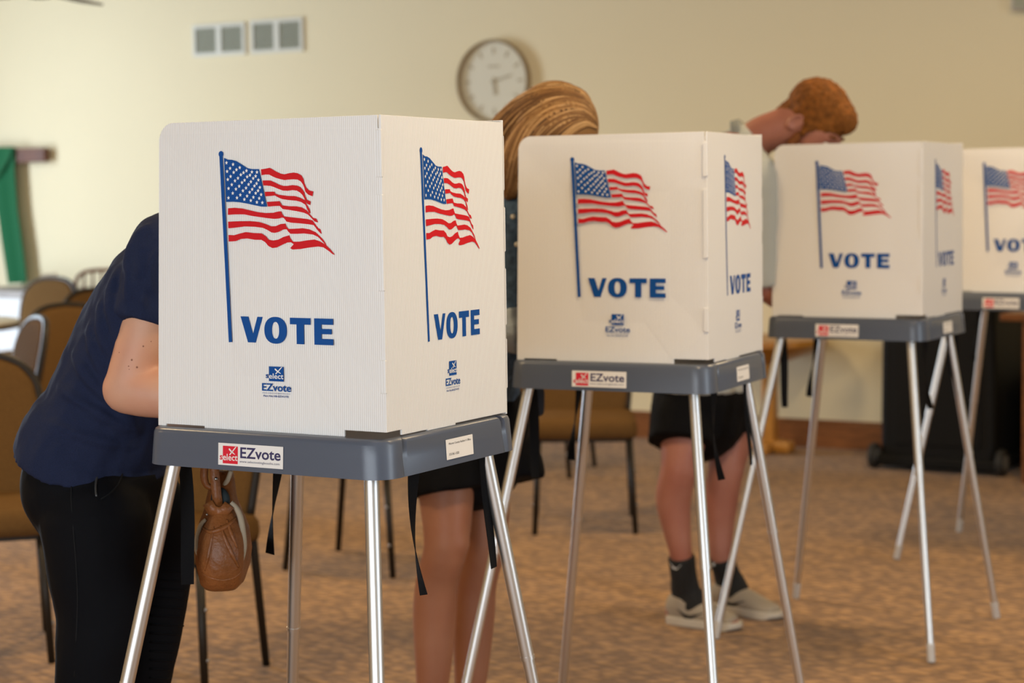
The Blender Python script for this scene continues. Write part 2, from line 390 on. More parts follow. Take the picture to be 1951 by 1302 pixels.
IU0, IU1, IV = .0136, .0091, .0245
LW, LB = LU-IU0-IU1, LV-2*IV
LEAN = .025
def wing_fn(u, v, t):      # near wing: u along the panel, v up, t out of the face towards the room
    return Vector((IU0+u, IV - t + LEAN*(1-(IU0+u)/LU)*(v/HP), ZT+v))
def back_fn(u, v, t):
    return Vector((LU-IU1+t, IV+u, ZT+v))
def far_fn(u, v, t):
    return Vector((IU0+u, LV-IV + t - LEAN*(1-(IU0+u)/LU)*(v/HP), ZT+v))
def arc(cx, cy, r, a0, a1, n=8):
    return [(cx+r*cos(R(a0+(a1-a0)*k/n)), cy+r*sin(R(a0+(a1-a0)*k/n))) for k in range(n+1)]
TH_P = .004
wing_outline = ([(.0, .0), (.018, .0), (.018, .0035), (.103, .0035), (.103, 0), (.398, 0), (.398, .011), (LW-.004, .011)]
    + [(LW-.004, .075), (LW, .075), (LW, .13), (LW-.004, .133), (LW-.004, .24), (LW, .243), (LW, .40), (LW-.004, .403), (LW-.004, .425), (LW, .428), (LW, .505), (LW-.007, .508), (LW-.007, HP)]
    + arc(.032, HP-.032, .032, 90, 180))
back_outline = ([(.0, .011), (.046, .011), (.046, .002), (.125, .002), (.125, .0), (.215, .0), (.215, .003), (.34, .003), (LB-.002, .003), (LB-.002, .045), (LB+.003, .048), (LB+.003, .135), (LB-.001, .138), (LB-.001, .16), (LB+.003, .163)]
    + [(LB+.003, .262), (LB-.001, .265), (LB-.001, .292), (LB+.003, .295), (LB+.003, .372), (LB-.001, .375), (LB-.001, .402), (LB+.002, .405), (LB+.002, .50), (LB-.003, .503), (LB-.003, HP-.004)]
    + [(0, HP)])
far_outline = [(0, 0), (LW, 0), (LW, HP)] + arc(.032, HP-.032, .032, 90, 180)

def text_geo(body, x0, x1, z0, z1, bold=0.0):
    cu = bpy.data.curves.new('t', 'FONT'); cu.body = body; cu.size = 1; cu.offset = bold; cu.resolution_u = 3
    o = bpy.data.objects.new('t', cu); col.objects.link(o); bpy.context.view_layer.update()
    dg = bpy.context.evaluated_depsgraph_get(); me = bpy.data.meshes.new_from_object(o.evaluated_get(dg))
    vs = [v.co.copy() for v in me.vertices]; fs = [tuple(p.vertices) for p in me.polygons]
    bpy.data.objects.remove(o); bpy.data.curves.remove(cu); bpy.data.meshes.remove(me)
    ax, bx = min(v.x for v in vs), max(v.x for v in vs); ay, by = min(v.y for v in vs), max(v.y for v in vs)
    return [(x0+(v.x-ax)/(bx-ax)*(x1-x0), z0+(v.y-ay)/(by-ay)*(z1-z0)) for v in vs], fs
VOTE = []
def vote_polys():
    def L(x0, x1, pts): return [(x0+(x1-x0)*a, b) for a, b in pts]
    P = [L(0, .245, [(0, 1), (.355, 1), (.56, .34), (.76, 1), (1, 1), (.68, 0), (.33, 0)])]
    P.append(L(.54, .762, [(0, 1), (0, .75), (.32, .75), (.32, 0), (.68, 0), (.68, .75), (1, .75), (1, 1)]))
    P.append(L(.80, 1, [(0, 1), (0, 0), (1, 0), (1, .23), (.38, .23), (.38, .41), (.92, .41), (.92, .61), (.38, .61), (.38, .77), (1, .77), (1, 1)]))
    return P
def flat(polys, fn, off):
    mb = MB()
    for p in polys: mb.add([fn(u, v, off) for u, v in p], [tuple(range(len(p)))])
    return mb
def flat_text(tg, fn, off):
    vs, fs = tg; return MB().add([fn(u, v, off) for u, v in vs], fs)
def oring(x0, x1, z0, z1, sx, sz, fn, off, n=40):
    cx, cz, rx, rz = (x0+x1)/2, (z0+z1)/2, (x1-x0)/2, (z1-z0)/2
    def sq(a, q): c = cos(a); s_ = sin(a); return math.copysign(abs(c)**q, c), math.copysign(abs(s_)**q, s_)
    vs = []; fs = []
    for k in range(n):
        a = 2*pi*k/n; c, s_ = sq(a, .88)
        vs += [fn(cx+rx*c, cz+rz*s_, off), fn(cx+(rx-sx)*c, cz+(rz-sz)*s_, off)]
    for k in range(n):
        j = (k+1) % n; fs.append((2*k, 2*j, 2*j+1, 2*k+1))
    return MB().add(vs, fs)
TXT = {}
TXT['s'] = text_geo('s', 0, 1, 0, 1, .02); TXT['elect'] = text_geo('elect', 0, 1, 0, 1, .012)
TXT['ez'] = text_geo('EZvote', 0, 1, 0, 1, .02); TXT['url'] = text_geo('www.selectvotingbooths.com', 0, 1, 0, 1)
TXT['part'] = text_geo('Part No.VB-EZVOTE', 0, 1, 0, 1, .02)
TXT['c1'] = text_geo("Warren County Auditor's Office", 0, 1, 0, 1); TXT['c2'] = text_geo('515-961-1020', 0, 1, 0, 1)
def fit_text(key, x0, x1, z0, z1):
    vs, fs = TXT[key]; return [(x0+u*(x1-x0), z0+v*(z1-z0)) for u, v in vs], fs
XMARK = [[(.43, .86), (.50, .84), (.86, .52), (.82, .53), (.58, .68)], [(.90, .98), (.97, .98), (.53, .50), (.45, .50), (.43, .53)]]
XMARK = [[(.40, .80), (.41, .86), (.46, .87), (.60, .74), (.83, .55), (.80, .53), (.58, .64), (.46, .74)],
         [(.84, .97), (.92, .98), (.72, .74), (.56, .56), (.52, .50), (.45, .49), (.45, .54), (.60, .70)]]

def artwork(fn, parent, mp):
    """flag, VOTE and maker's mark printed on a panel; mp maps the traced coordinate"""
    def g(u, v): return mp(u), v
    off = .0006
    f = lambda u, v, t: fn(mp(u), v, t)
    sc = 1e-4
    pl = [(a*sc, b*sc) for a, b in POLE]
    blue = flat([[(a*sc, b*sc) for a, b in CANTON], pl], f, off)
    ball = [(BALL[0]*sc+.0053*cos(2*pi*k/16), BALL[1]*sc+.0053*sin(2*pi*k/16)) for k in range(16)]
    blue.add([f(u, v, off+.0001) for u, v in ball], [tuple(range(16))])
    part('flag_canton_and_pole', blue, M_BLUE, parent)
    st = MB()
    for (a, b) in STARS:
        c = [(a*sc+(.0036 if k % 2 == 0 else .0016)*sin(2*pi*k/10), b*sc+(.0036 if k % 2 == 0 else .0016)*cos(2*pi*k/10)) for k in range(10)]
        st.add([f(u, v, off+.0003) for u, v in c], [tuple(range(10))])
    part('flag_stars', st, M_WHITE, parent)
    for s_ in STRIPES:
        part('flag_stripe', flat([[(a*sc, b*sc) for a, b in s_]], f, off), M_RED, parent)
    x0, x1, z0, z1 = .1837, .3787, .1515, .1955
    vm = flat([[(x0+(x1-x0)*a, z0+(z1-z0)*b) for a, b in p] for p in vote_polys()], f, off)
    o = oring(x0+(x1-x0)*.262, x0+(x1-x0)*.507, z0-.0007, z1+.0007, .0165, .0085, f, off)
    vm.add(o.v, o.f)
    part('vote_lettering', vm, M_BLUE, parent)
    qx0, qx1, qz0, qz1 = .2437, .2747, .0870, .1120
    mk = flat([[(qx0, qz0), (qx1, qz0), (qx1, qz1), (qx0, qz1)]], f, off)
    for key, bb in (('s', (.2368, .2432, .0918, .0985)), ('ez', (.2286, .2899, .0700, .0830)), ('url', (.2290, .2880, .0652, .0677)), ('part', (.2318, .2845, .0600, .0632))):
        t_ = flat_text(fit_text(key, *bb), f, off); mk.add(t_.v, t_.f)
    part('maker_mark', mk, M_BLUE, parent)
    w_, h_ = qx1-qx0, qz1-qz0
    wm = flat([[(qx0+w_*a, qz0+h_*b) for a, b in p] for p in XMARK], f, off+.0003)
    t_ = flat_text(fit_text('elect', .2441, .2744, .0912, .1003), f, off+.0003); wm.add(t_.v, t_.f)
    part('maker_mark_reverse', wm, M_WHITE, parent)

def tray_outline(x0, x1, y0, y1, r, notch):
    P = []
    def cor(cx, cy, a0): P.extend([(cx+r*cos(R(a0+90*k/8)), cy+r*sin(R(a0+90*k/8))) for k in range(9)])
    cor(x0+r, y0+r, 180); cor(x1-r, y0+r, 270)
    def groove(x, y, d, s):       # short vertical groove in the side, x is the wall plane
        P.extend([(x, y-.006*s), (x-d, y-.002*s), (x-d, y+.002*s), (x, y+.008*s)])
    groove(x1, y0+.062, notch, 1); groove(x1, y1-.058, notch, 1)
    cor(x1-r, y1-r, 0); cor(x0+r, y1-r, 90)
    groove(x0, y1-.058, -notch, -1); groove(x0, y0+.062, -notch, -1)
    return P
def tray_mesh():
    mb = MB(); rr = []
    def ring(off, z, r, notch): return [Vector((a, b, z)) for a, b in tray_outline(-off, LU+off, -off, LV+off, r, notch)]
    for off, z, nt in ((-.012, ZT, .004), (-.006, ZT-.0008, .007), (-.002, ZT-.004, .009), (.0, ZT-.010, .009), (.0018, ZT-.035, .006), (.0036, ZT-SK, .001)):
        rr.append(ring(off, z, .045, nt))
    rr.append(ring(.0006, ZT-SK, .043, .001)); rr.append(ring(-.012, ZT-.016, .040, .001))
    return mb.rings(rr)

FO = dict(LF=(-.117, -.128), RF=(LU+.071, -.128), RB=(LU+.071, LV+.10), LB=(-.117, LV+.10))
HD = dict(LF=(.045, .045), RF=(LU-.055, .045), RB=(LU-.055, LV-.045), LB=(.045, LV-.045))
random.seed(4)
def make_booth(label, loc, rz):
    t = thing('voting_booth', label, 'voting booth', loc, rz, 'voting booths in a row')
    tr = part('tray', tray_mesh(), M_TRAY, t, smooth=True, sharp=35)
    wp = part('wing_panel', MB().prism(wing_outline, wing_fn, -TH_P, 0), M_PANEL, t, bevel=.0006)
    bp = part('back_panel', MB().prism(back_outline, back_fn, -TH_P, 0), M_PANELB, t, bevel=.0006)
    fp = part('wing_panel', MB().prism(far_outline, far_fn, -TH_P, 0), M_PANEL, t, bevel=.0006)
    # creased hinge strip and its little tabs where wing and back panel meet
    for z0_, z1_ in ((.075, .13), (.243, .40), (.428, .505)):
        hs = MB().box2((LU-IU1-.010, IV-.0025, ZT+z0_), (LU-IU1+.0012, IV+.003, ZT+z1_))
        part('hinge_strip', hs, M_PANEL, t, bevel=.001)
    artwork(wing_fn, wp, lambda u: u)
    artwork(back_fn, bp, lambda u: .150+(u-.1837)*.77)
    for k in ('LF', 'RF', 'RB', 'LB'):
        a = Vector((*HD[k], ZT-.02)); b = Vector((*FO[k], 0.0)); d = (b-a)
        P = lambda z: a + d*((a.z-z)/a.z)
        lg = part('leg', MB().tube([a, P(.545)], .0128, 20), M_ALU, t, smooth=True, sharp=40)
        part('leg_collar', MB().tube([P(.548), P(.541)], .0134, 20), M_ALU, lg, smooth=True, sharp=40)
        part('lower_tube', MB().tube([P(.542), P(.045)], .0116, 20), M_ALU, lg, smooth=True, sharp=40)
        part('foot_cap', MB().tube([P(.055), P(.052), P(.047), P(.044), P(.006), P(.003)], [.0124, .0126, .0126, .0118, .0122, .0112], 20), M_CAP, lg, smooth=True, sharp=40)
    for i, (u, v, ln, tw, sx, sy) in enumerate(((.022, .078, .22, .7, .012, -.02), (.03, .345, .215, 1.6, -.006, .0), (LU-.045, .165, .215, 1.2, .012, -.02), (LU-.04, .385, .215, .3, .0, .02))):
        n = 14; pts = []; wd = []
        for q in range(n+1):
            s_ = q/n
            pts.append((u + sx*s_*s_*2 + .006*sin(4*s_+i), v + sy*s_ + .006*sin(3*s_+i*2), ZT-.018-s_*(ln+.05)))
            an = tw*s_*1.6 + .4*i; wd.append((cos(an), sin(an), 0))
        sp = part('strap', MB().ribbon(pts, wd, .024, .0014), M_STRAP, t, smooth=True, sharp=50)
    # sticker on the front skirt
    sk = lambda u, v, tt: Vector((u, -.0008 - .0036*(-v)/SK - tt, ZT+v))
    S0, S1, Z0, Z1 = .168, .305, -.0570, -.0195
    stk = part('sticker', MB().prism([(S0, Z0), (S1, Z0), (S1, Z1), (S0, Z1)], sk, 0, .0006), M_CARD, t)
    w_, h_ = S1-S0, Z1-Z0
    X = lambda a: S0+w_*a
    Z = lambda b: Z0+h_*b
    rs = flat([[(X(.073), Z(.08)), (X(.307), Z(.08)), (X(.307), Z(.88)), (X(.073), Z(.88))]], sk, .0009)
    t_ = flat_text(fit_text('s', X(.025), X(.069), Z(.235), Z(.44)), sk, .0009); rs.add(t_.v, t_.f)
    part('red_square', rs, M_SKREDSQ, stk)
    wm = flat([[(X(.073+.234*a), Z(.08+.8*b)) for a, b in p] for p in XMARK], sk, .0012)
    t_ = flat_text(fit_text('elect', X(.077), X(.305), Z(.22), Z(.52)), sk, .0012); wm.add(t_.v, t_.f)
    part('sticker_mark', wm, M_CARD, stk)
    nv = flat_text(fit_text('ez', X(.345), X(.965), Z(.36), Z(.86)), sk, .0009)
    t_ = flat_text(fit_text('url', X(.335), X(.95), Z(.13), Z(.27)), sk, .0009); nv.add(t_.v, t_.f)
    part('sticker_lettering', nv, M_NAVY, stk)
    # address card on the right skirt
    ck = lambda u, v, tt: Vector((LU+.0008+.0036*(-v)/SK + tt, u, ZT+v))
    C0, C1, D0, D1 = .188, .276, -.0545, -.0200
    cdp = part('address_card', MB().prism([(C0, D0), (C1, D0), (C1, D1), (C0, D1)], ck, 0, .0005), M_CARD, t)
    lm = flat_text(fit_text('c1', C0+.008, C1-.007, D1-.0105, D1-.0055), ck, .0008)
    t_ = flat_text(fit_text('c2', C0+.008, C0+.04, D0+.0065, D0+.0108), ck, .0008); lm.add(t_.v, t_.f)
    part('card_lettering', lm, M_INK, cdp)
    return t
booth = make_booth('white and grey voting booth nearest the camera, the largest of the row', (-2.2467, 2.6354, 0), -.0068)
dup(booth, (-2.296, 4.0096, 0), .0718, 'second voting booth from the camera, blonde woman bending over it')
dup(booth, (-2.3076, 5.6384, 0), -.0076, 'third voting booth from the camera, red-haired man bending over it')
dup(booth, (-2.2127, 7.1105, 0), -.0567, 'farthest voting booth, cut off by the right edge of the photo')
# ------------------------------------------------------------------ people
def skin_mat(name, base, red):
    m = mat(name, base, .5, bump=(350, .04), spec=.35)
    N = m.node_tree.nodes; L = m.node_tree.links; b = N['Principled BSDF']; tc = N['Texture Coordinate']
    n = N.new('ShaderNodeTexNoise'); n.inputs['Scale'].default_value = 9; n.inputs['Detail'].default_value = 4
    L.new(tc.outputs['Object'], n.inputs['Vector'])
    r = N.new('ShaderNodeValToRGB'); r.color_ramp.elements[0].position = .35; r.color_ramp.elements[1].position = .7
    r.color_ramp.elements[0].color = (*base, 1); r.color_ramp.elements[1].color = (*red, 1)
    L.new(n.outputs['Fac'], r.inputs[0]); L.new(r.outputs[0], b.inputs['Base Color'])
    return m
M_SKIN = skin_mat('fair_skin', (.58, .33, .22), (.55, .27, .18))
M_SKIN2 = skin_mat('tanned_skin', (.31, .138, .080), (.275, .108, .06))
M_SKIN3 = skin_mat('ruddy_skin', (.37, .155, .110), (.32, .115, .08))
M_MOLE = mat('mole', (.24, .10, .06), .6)
M_EYE = mat('eye_white', (.75, .72, .7), .2)
M_NAVYT = mat('navy_jersey', (.014, .020, .050), .9, bump=(14, .35), var=(700, .2), spec=.12)
M_BLACKP = mat('black_stretch_cloth', (.0032, .0035, .005), .8, bump=(9, .25), spec=.10)
M_BLACKS = mat('black_shorts_cloth', (.004, .004, .005), .85, bump=(20, .4), spec=.10)
M_DENIM = mat('denim', (.075, .12, .19), .9, bump=(45, .5), var=(60, .35), spec=.1)
M_CUFF = mat('pale_denim', (.30, .34, .38), .9, bump=(45, .5), spec=.1)
M_GREYT = mat('pale_grey_jersey', (.42, .44, .42), .9, bump=(18, .4), spec=.15)
M_COLLAR = mat('grey_collar', (.20, .215, .21), .9)
M_SOCK = mat('black_sock', (.009, .009, .010), .9, bump=(300, .4))
M_SHOE = mat('taupe_knit', (.34, .29, .23), .85, bump=(260, .3))
M_SOLE = mat('cream_rubber', (.50, .45, .38), .6)
M_TICK = mat('black_tick', (.012, .012, .012), .5)
M_TICKW = mat('white_tick', (.75, .75, .75), .6)

def basis(f, up):
    f = Vector(f).normalized(); up = Vector(up); up = (up - f*up.dot(f)).normalized(); l = up.cross(f)
    return Matrix((f, l, up)).transposed()          # columns forward, left, up
def add_head(mb, c, f, up, s=1.0):
    """skull, jaw, nose, brow and ears; returns placer for local coordinates (forward,left,up)"""
    B = basis(f, up); c = Vector(c)
    P = lambda x, y, z: c + B @ (Vector((x, y, z))*s)
    mb.ell(P(-.012, 0, .028), .099*s, .076*s, .090*s, B, 24, 16)
    mb.loft([P(.030, 0, .02), P(.040, 0, -.035), P(.042, 0, -.085)], [(.068*s, .062*s), (.060*s, .056*s), (.036*s, .040*s)], B @ Vector((0, 1, 0)))
    mb.loft([P(.088, 0, .018), P(.101, 0, -.008), P(.112, 0, -.026)], [(.008*s, .01*s), (.011*s, .012*s), (.014*s, .011*s)], B @ Vector((0, 1, 0)))
    mb.loft([P(.078, -.04, .028), P(.090, 0, .030), P(.078, .04, .028)], [(.012*s, .010*s)]*3, B @ Vector((0, 0, 1)))
    mb.loft([P(.092, -.022, -.058), P(.100, 0, -.056), P(.092, .022, -.058)], [(.008*s, .007*s)]*3, B @ Vector((0, 0, 1)))
    for sd in (-1, 1):
        pts = [P(-.012+.016*cos(a), sd*(.083+.008*(cos(a) < .3)), -.005+.026*sin(a)) for a in [R(x) for x in (60, 100, 140, 180, 220, 260, 300)]]
        mb.tube(pts, [.004*s, .0055*s, .006*s, .006*s, .005*s, .006*s, .005*s], 8, sub=2)
        mb.ell(P(-.010, sd*.077, -.006), .013*s, .005*s, .020*s, B)
    return P, B
def add_eyes(P, parent, origin, s=1.0):
    for sd in (-1, 1):
        part('eye', MB().ell(P(.077, sd*.031, .008) - Vector(origin), .012*s, .012*s, .012*s), M_EYE, parent, smooth=True)
def add_hand(mb, wrist, d, n, side):
    """palm and five bent fingers; d along the fingers, n palm normal (down), side: direction of the thumb"""
    d = Vector(d).normalized(); n = Vector(n).normalized(); sd = Vector(side); sd = (sd - d*sd.dot(d)).normalized(); w_ = Vector(wrist)
    mb.loft([w_, w_+d*.04, w_+d*.085], [(.026, .018), (.040, .017), (.041, .014)], sd)
    for k, (off, ln) in enumerate(((.031, .070), (.011, .080), (-.010, .074), (-.029, .058))):
        b = w_ + d*.085 + sd*off
        mb.tube([b - d*.02, b + d*ln*.45 + n*.004, b + d*ln*.78 + n*.018, b + d*ln*.92 + n*.034], [.0095, .009, .0085, .0075], 8, sub=3)
    b = w_ + d*.025 + sd*.032
    mb.tube([b - sd*.01, b + sd*.022 + d*.025 + n*.006, b + sd*.026 + d*.055 + n*.016], [.012, .0105, .009], 8, sub=3)
def foot(mb, ankle, toe_dir, ln=.24):
    a = Vector(ankle); t = Vector(toe_dir).normalized(); l = Vector((-t.y, t.x, 0))
    g = Vector((a.x, a.y, 0))
    mb.loft([g - t*.045 + Vector((0, 0, .04)), g + t*.03 + Vector((0, 0, .042)), g + t*(ln*.55) + Vector((0, 0, .032)), g + t*(ln*.76) + Vector((0, 0, .022))],
            [(.030, .036), (.034, .038), (.042, .026), (.036, .018)], l)
    return g, t, l

# ---- woman in the navy shirt at the nearest booth
W1 = Vector((at(205, 900, 3.77).x, at(205, 900, 3.77).y, 0))
L1 = Vector((-.259, .966, 0)); F1 = Vector((.966, .259, 0))
def J(px, py, d): return at(px, py, d)
w1 = thing('person', 'person in a navy t-shirt and black trousers leaning into the nearest voting booth', 'person', W1)
sp = [J(190, 900, 3.77), J(214, 800, 3.75), J(255, 705, 3.74), J(306, 615, 3.73), J(352, 530, 3.72), J(410, 458, 3.70)]
rs = [(.165, .125), (.145, .112), (.145, .115), (.165, .118), (.165, .105), (.06, .058)]
body = MB().loft(sp, rs, L1)
headc = J(492, 428, 3.62)
body.loft([sp[4], sp[5], headc], [.06, .056, .056], L1)
P, B_ = add_head(body, headc, Vector((.80, .1, -.6)), Vector((.6, .1, .8)), 1.0)
rl = [J(182, 992, 3.67), J(187, 1080, 3.66), J(193, 1160, 3.66), J(186, 1240, 3.66), J(174, 1330, 3.67), J(160, 1480, 3.70)]
ll = [J(268, 992, 3.85), J(275, 1080, 3.84), J(272, 1160, 3.83), J(262, 1240, 3.82), J(252, 1330, 3.83), J(240, 1480, 3.86)]
lr = [.098, .088, .078, .070, .060, .054]
ra = Vector((rl[-1].x-.03, rl[-1].y, .085)); la = Vector((ll[-1].x-.03, ll[-1].y, .085))
for pts, an in ((rl, ra), (ll, la)):
    body.loft(pts + [an], lr + [.038], L1)
    foot(body, an, F1)
sh_r, el_r, wr_r = J(318, 492, 3.585), J(246, 742, 3.565), J(455, 768, 3.50)
body.loft([sh_r, J(288, 600, 3.57), el_r], [.058, .051, .046], F1)
body.loft([el_r + Vector((-.004, 0, 0)), J(310, 752, 3.545), wr_r], [.046, .044, .028], (0, 0, 1))
add_hand(body, wr_r, Vector((.9, .25, -.05)), (0, 0, -1), (-.2, 1, 0))
sh_l, el_l, wr_l = J(385, 500, 3.88), J(400, 690, 3.83), J(505, 755, 3.66)
body.loft([sh_l, el_l], [.056, .045], F1); body.loft([el_l, wr_l], [.045, .028], (0, 0, 1))
add_hand(body, wr_l, Vector((.95, -.1, -.05)), (0, 0, -1), (.1, -1, 0))
bo = remesh('body', body, .0062, M_SKIN, w1, W1, 5)
add_eyes(P, w1, W1)
# moles on the bare arm
from mathutils.bvhtree import BVHTree
bpy.context.view_layer.update()
_bt = BVHTree.FromPolygons([v.co + W1 for v in bo.data.vertices], [tuple(p.vertices) for p in bo.data.polygons])
for (mx_, my_, mr) in ((251, 686, .0019), (273, 660, .0016), (245, 698, .0013), (261, 700, .0019), (227, 672, .0011), (288, 651, .0011), (246, 704, .0009)):
    h, nn, _, _ = _bt.ray_cast(CAM, ray(mx_, my_))
    if h is not None:
        q = nn.to_track_quat('Z', 'Y').to_matrix()
        part('mole', MB().ell(h - W1, mr, mr, mr*.35, q, 10, 6), M_MOLE, w1, smooth=True)
# shirt
shirt = MB()
hem = J(176, 868, 3.77)
shirt.loft([J(187, 864, 3.77)] + [J(193, 835, 3.76)] + sp[1:5] + [J(392, 478, 3.70)], [(.192, .150), (.184, .142), (.162, .129), (.160, .130), (.180, .131), (.178, .115), (.085, .075)], L1, flat0=True)
hemr = J(279, 616, 3.568)
shirt.loft([J(348, 470, 3.62), J(322, 490, 3.585), J(302, 548, 3.575), hemr], [.075, .078, .068, .060], F1, flat1=True)
shirt.loft([J(375, 470, 3.80), sh_l, J(395, 610, 3.85)], [.075, .08, .066], F1, flat1=True)
pre = shirt.mesh('pre'); _bt = BVHTree.FromPolygons([v.co for v in pre.vertices], [tuple(p.vertices) for p in pre.polygons]); bpy.data.meshes.remove(pre)
def ridge(pts, r):
    out = []
    cp, _ = spline([Vector((x, y, 0)) for x, y in pts], [(1, 1)]*len(pts), 6)
    for p in cp:
        h, nn, _, _ = _bt.ray_cast(CAM, ray(p.x, p.y))
        if h is not None: out.append(h - ray(p.x, p.y)*.0 )
    n = len(out)
    if n > 5: shirt.tube(out, [max(.002, r*math.sin(pi*min(1, (i+1)/(n+1)))**.6) for i in range(n)], 8)
for pts, r in (([(262, 448), (250, 490), (254, 530), (244, 575)], .011), ([(286, 430), (262, 452), (248, 475)], .008),
               ([(222, 520), (214, 570), (226, 630), (250, 690)], .010), ([(192, 575), (196, 630), (222, 690), (232, 730)], .011),
               ([(170, 615), (178, 660), (205, 715), (228, 765)], .009), ([(140, 672), (160, 705), (200, 752), (255, 800)], .009),
               ([(112, 735), (150, 765), (210, 800), (270, 822)], .008), ([(240, 600), (236, 640), (246, 690)], .008),
               ([(82, 800), (130, 822), (200, 842), (262, 852)], .006), ([(280, 520), (270, 560), (276, 590)], .007),
               ([(300, 470), (286, 520), (290, 560)], .007)):
    ridge(pts, r*1.5)
remesh('t_shirt', shirt, .0058, M_NAVYT, w1, W1, 4, disp=[(.11, .012), (.045, .007)])
# trousers
tr_ = MB()
tr_.loft([J(205, 985, 3.77), J(192, 930, 3.77), J(190, 880, 3.77), J(200, 840, 3.76)], [(.170, .118), (.182, .140), (.170, .134), (.150, .112)], L1)
for pts, an in ((rl, ra), (ll, la)):
    tr_.loft(pts + [an], [r_ + .008 for r_ in lr] + [.048], L1, flat1=True)
tr_.ell(J(122, 905, 3.73), .075, .075, .10); tr_.ell(J(160, 905, 3.88), .075, .075, .10)
tro = remesh('trousers', tr_, .0075, M_BLACKP, w1, W1, 5, disp=[(.09, .008)])
bpy.context.view_layer.update()
_bt = BVHTree.FromPolygons([v.co + W1 for v in tro.data.vertices], [tuple(p.vertices) for p in tro.data.polygons])
def on_surface(bt, pts, lift=.001):
    out = []
    for a, b in pts:
        h, nn, _, _ = bt.ray_cast(CAM, ray(a, b))
        if h is not None: out.append(h + nn*lift)
    return out
M_ZIP = mat('dark_metal_zip', (.06, .065, .07), .4, .5)
pz = on_surface(_bt, [(196, 880), (189, 895), (184, 912), (182, 930), (184, 947)])
if len(pz) > 2: part('pocket_zip', MB().tube([p - W1 for p in pz], .0022, 8, sub=3), M_ZIP, w1, smooth=True)
M_SEAM = mat('trouser_seam', (.006, .0065, .008), .8, spec=.2)
pz = on_surface(_bt, [(137, 890), (136, 950), (140, 1010), (145, 1075), (148, 1140), (146, 1200), (142, 1290)], .0)
if len(pz) > 2: part('side_seam', MB().tube([p - W1 for p in pz], .0014, 8, sub=3), M_SEAM, w1, smooth=True)
pz = on_surface(_bt, [(234, 890), (231, 910), (222, 928), (208, 942), (192, 952)])
if len(pz) > 2: part('pocket_edge', MB().tube([p - W1 for p in pz], .0016, 8, sub=3), M_SEAM, w1, smooth=True)
for k in range(13):            # ribbed knee panel of the trousers
    yk = 1085 + k*17
    pz = on_surface(_bt, [(x, yk + (x-230)*.05) for x in range(285, 372, 8)], .0)
    if len(pz) > 3: part('knee_rib', MB().tube([p - W1 for p in pz], .0022, 6), M_BLACKP, w1, smooth=True)
M_HAIRD = mat('brown_hair', (.09, .045, .02), .5, bump=(60, .5, (1, 1, .2)))
hr = MB().ell(P(-.026, 0, .04), .104, .086, .094, B_, 20, 14); hr.loft([P(-.06, 0, .05), P(-.115, 0, .0), P(-.125, 0, -.06)], [.05, .045, .03], L1)
remesh('hair', hr, .007, M_HAIRD, w1, W1, 3)

# ---- blonde woman at the second booth
W2 = Vector((at(880, 850, 4.97).x, at(880, 850, 4.97).y, 0))
L2 = Vector((-.05, 1, 0)).normalized(); F2 = Vector((1, .05, 0)).normalized()
w2 = thing('person', 'person with long blonde hair, denim jacket and black shorts at the second booth', 'person', W2)
sp = [J(893, 800, 4.97), J(905, 710, 4.95), J(940, 610, 4.92), J(985, 510, 4.88), J(1015, 430, 4.85), J(1040, 345, 4.80)]
body = MB().loft(sp, [(.165, .118), (.135, .10), (.135, .105), (.155, .11), (.15, .095), (.052, .052)], L2)
headc = J(1050, 270, 4.76)
body.loft([sp[4], sp[5], headc], [.055, .05, .05], L2)
P, B_ = add_head(body, headc, Vector((.72, -.10, -.62)), Vector((.62, .05, .78)), 1.0)
rl = [J(842, 845, 4.88), J(850, 940, 4.86), J(850, 1040, 4.84), J(832, 1110, 4.87), J(828, 1180, 4.89), J(824, 1300, 4.90)]
ll = [J(912, 835, 5.06), J(922, 940, 5.03), J(922, 1040, 5.01), J(908, 1110, 5.04), J(902, 1180, 5.06), J(896, 1300, 5.08)]
lr = [.082, .070, .056, .053, .055, .042]
for pts in (rl, ll):
    an = Vector((pts[-1].x-.02, pts[-1].y, .09))
    body.loft(pts + [an], lr + [.034], L2); foot(body, an, F2, .22)
    body.ell(pts[2] + F2*.022 + Vector((0, 0, .01)), .04, .042, .05)
sh_r, el_r, wr_r = J(985, 440, 4.76), J(972, 615, 4.74), J(1060, 655, 4.70)
sh_l, el_l, wr_l = J(1050, 430, 5.0), J(1070, 610, 4.98), J(1120, 650, 4.88)
for a, e, w_, sgn in ((sh_r, el_r, wr_r, 1), (sh_l, el_l, wr_l, -1)):
    body.loft([a, e], [.047, .038], F2); body.loft([e, w_], [.038, .025], (0, 0, 1)); add_hand(body, w_, (1, .1*sgn, -.15), (0, 0, -1), (0, sgn, 0))
remesh('body', body, .0065, M_SKIN2, w2, W2, 5); add_eyes(P, w2, W2)
jk = MB()
jk.loft([J(893, 745, 4.96)] + sp[1:5] + [J(1030, 380, 4.83)], [(.17, .13), (.155, .12), (.155, .122), (.172, .126), (.165, .112), (.075, .07)], L2, flat0=True)
for a, e, c_ in ((sh_r, el_r, J(1000, 630, 4.73)), (sh_l, el_l, J(1085, 625, 4.95))):
    jk.loft([a + Vector((0, 0, .02)), (a+e)/2, e], [.068, .058, .052], F2); jk.loft([e, c_], [.052, .046], (0, 0, 1), flat1=True)
remesh('denim_jacket', jk, .008, M_DENIM, w2, W2, 3, disp=[(.08, .016)])
cf = MB()
cf.loft([J(968, 592, 4.735), J(975, 622, 4.73), J(1002, 634, 4.715)], [.060, .062, .056], F2, flat0=True, flat1=True)
remesh('rolled_cuff', cf, .007, M_CUFF, w2, W2, 2, disp=[(.05, .010)])
shrt = MB()
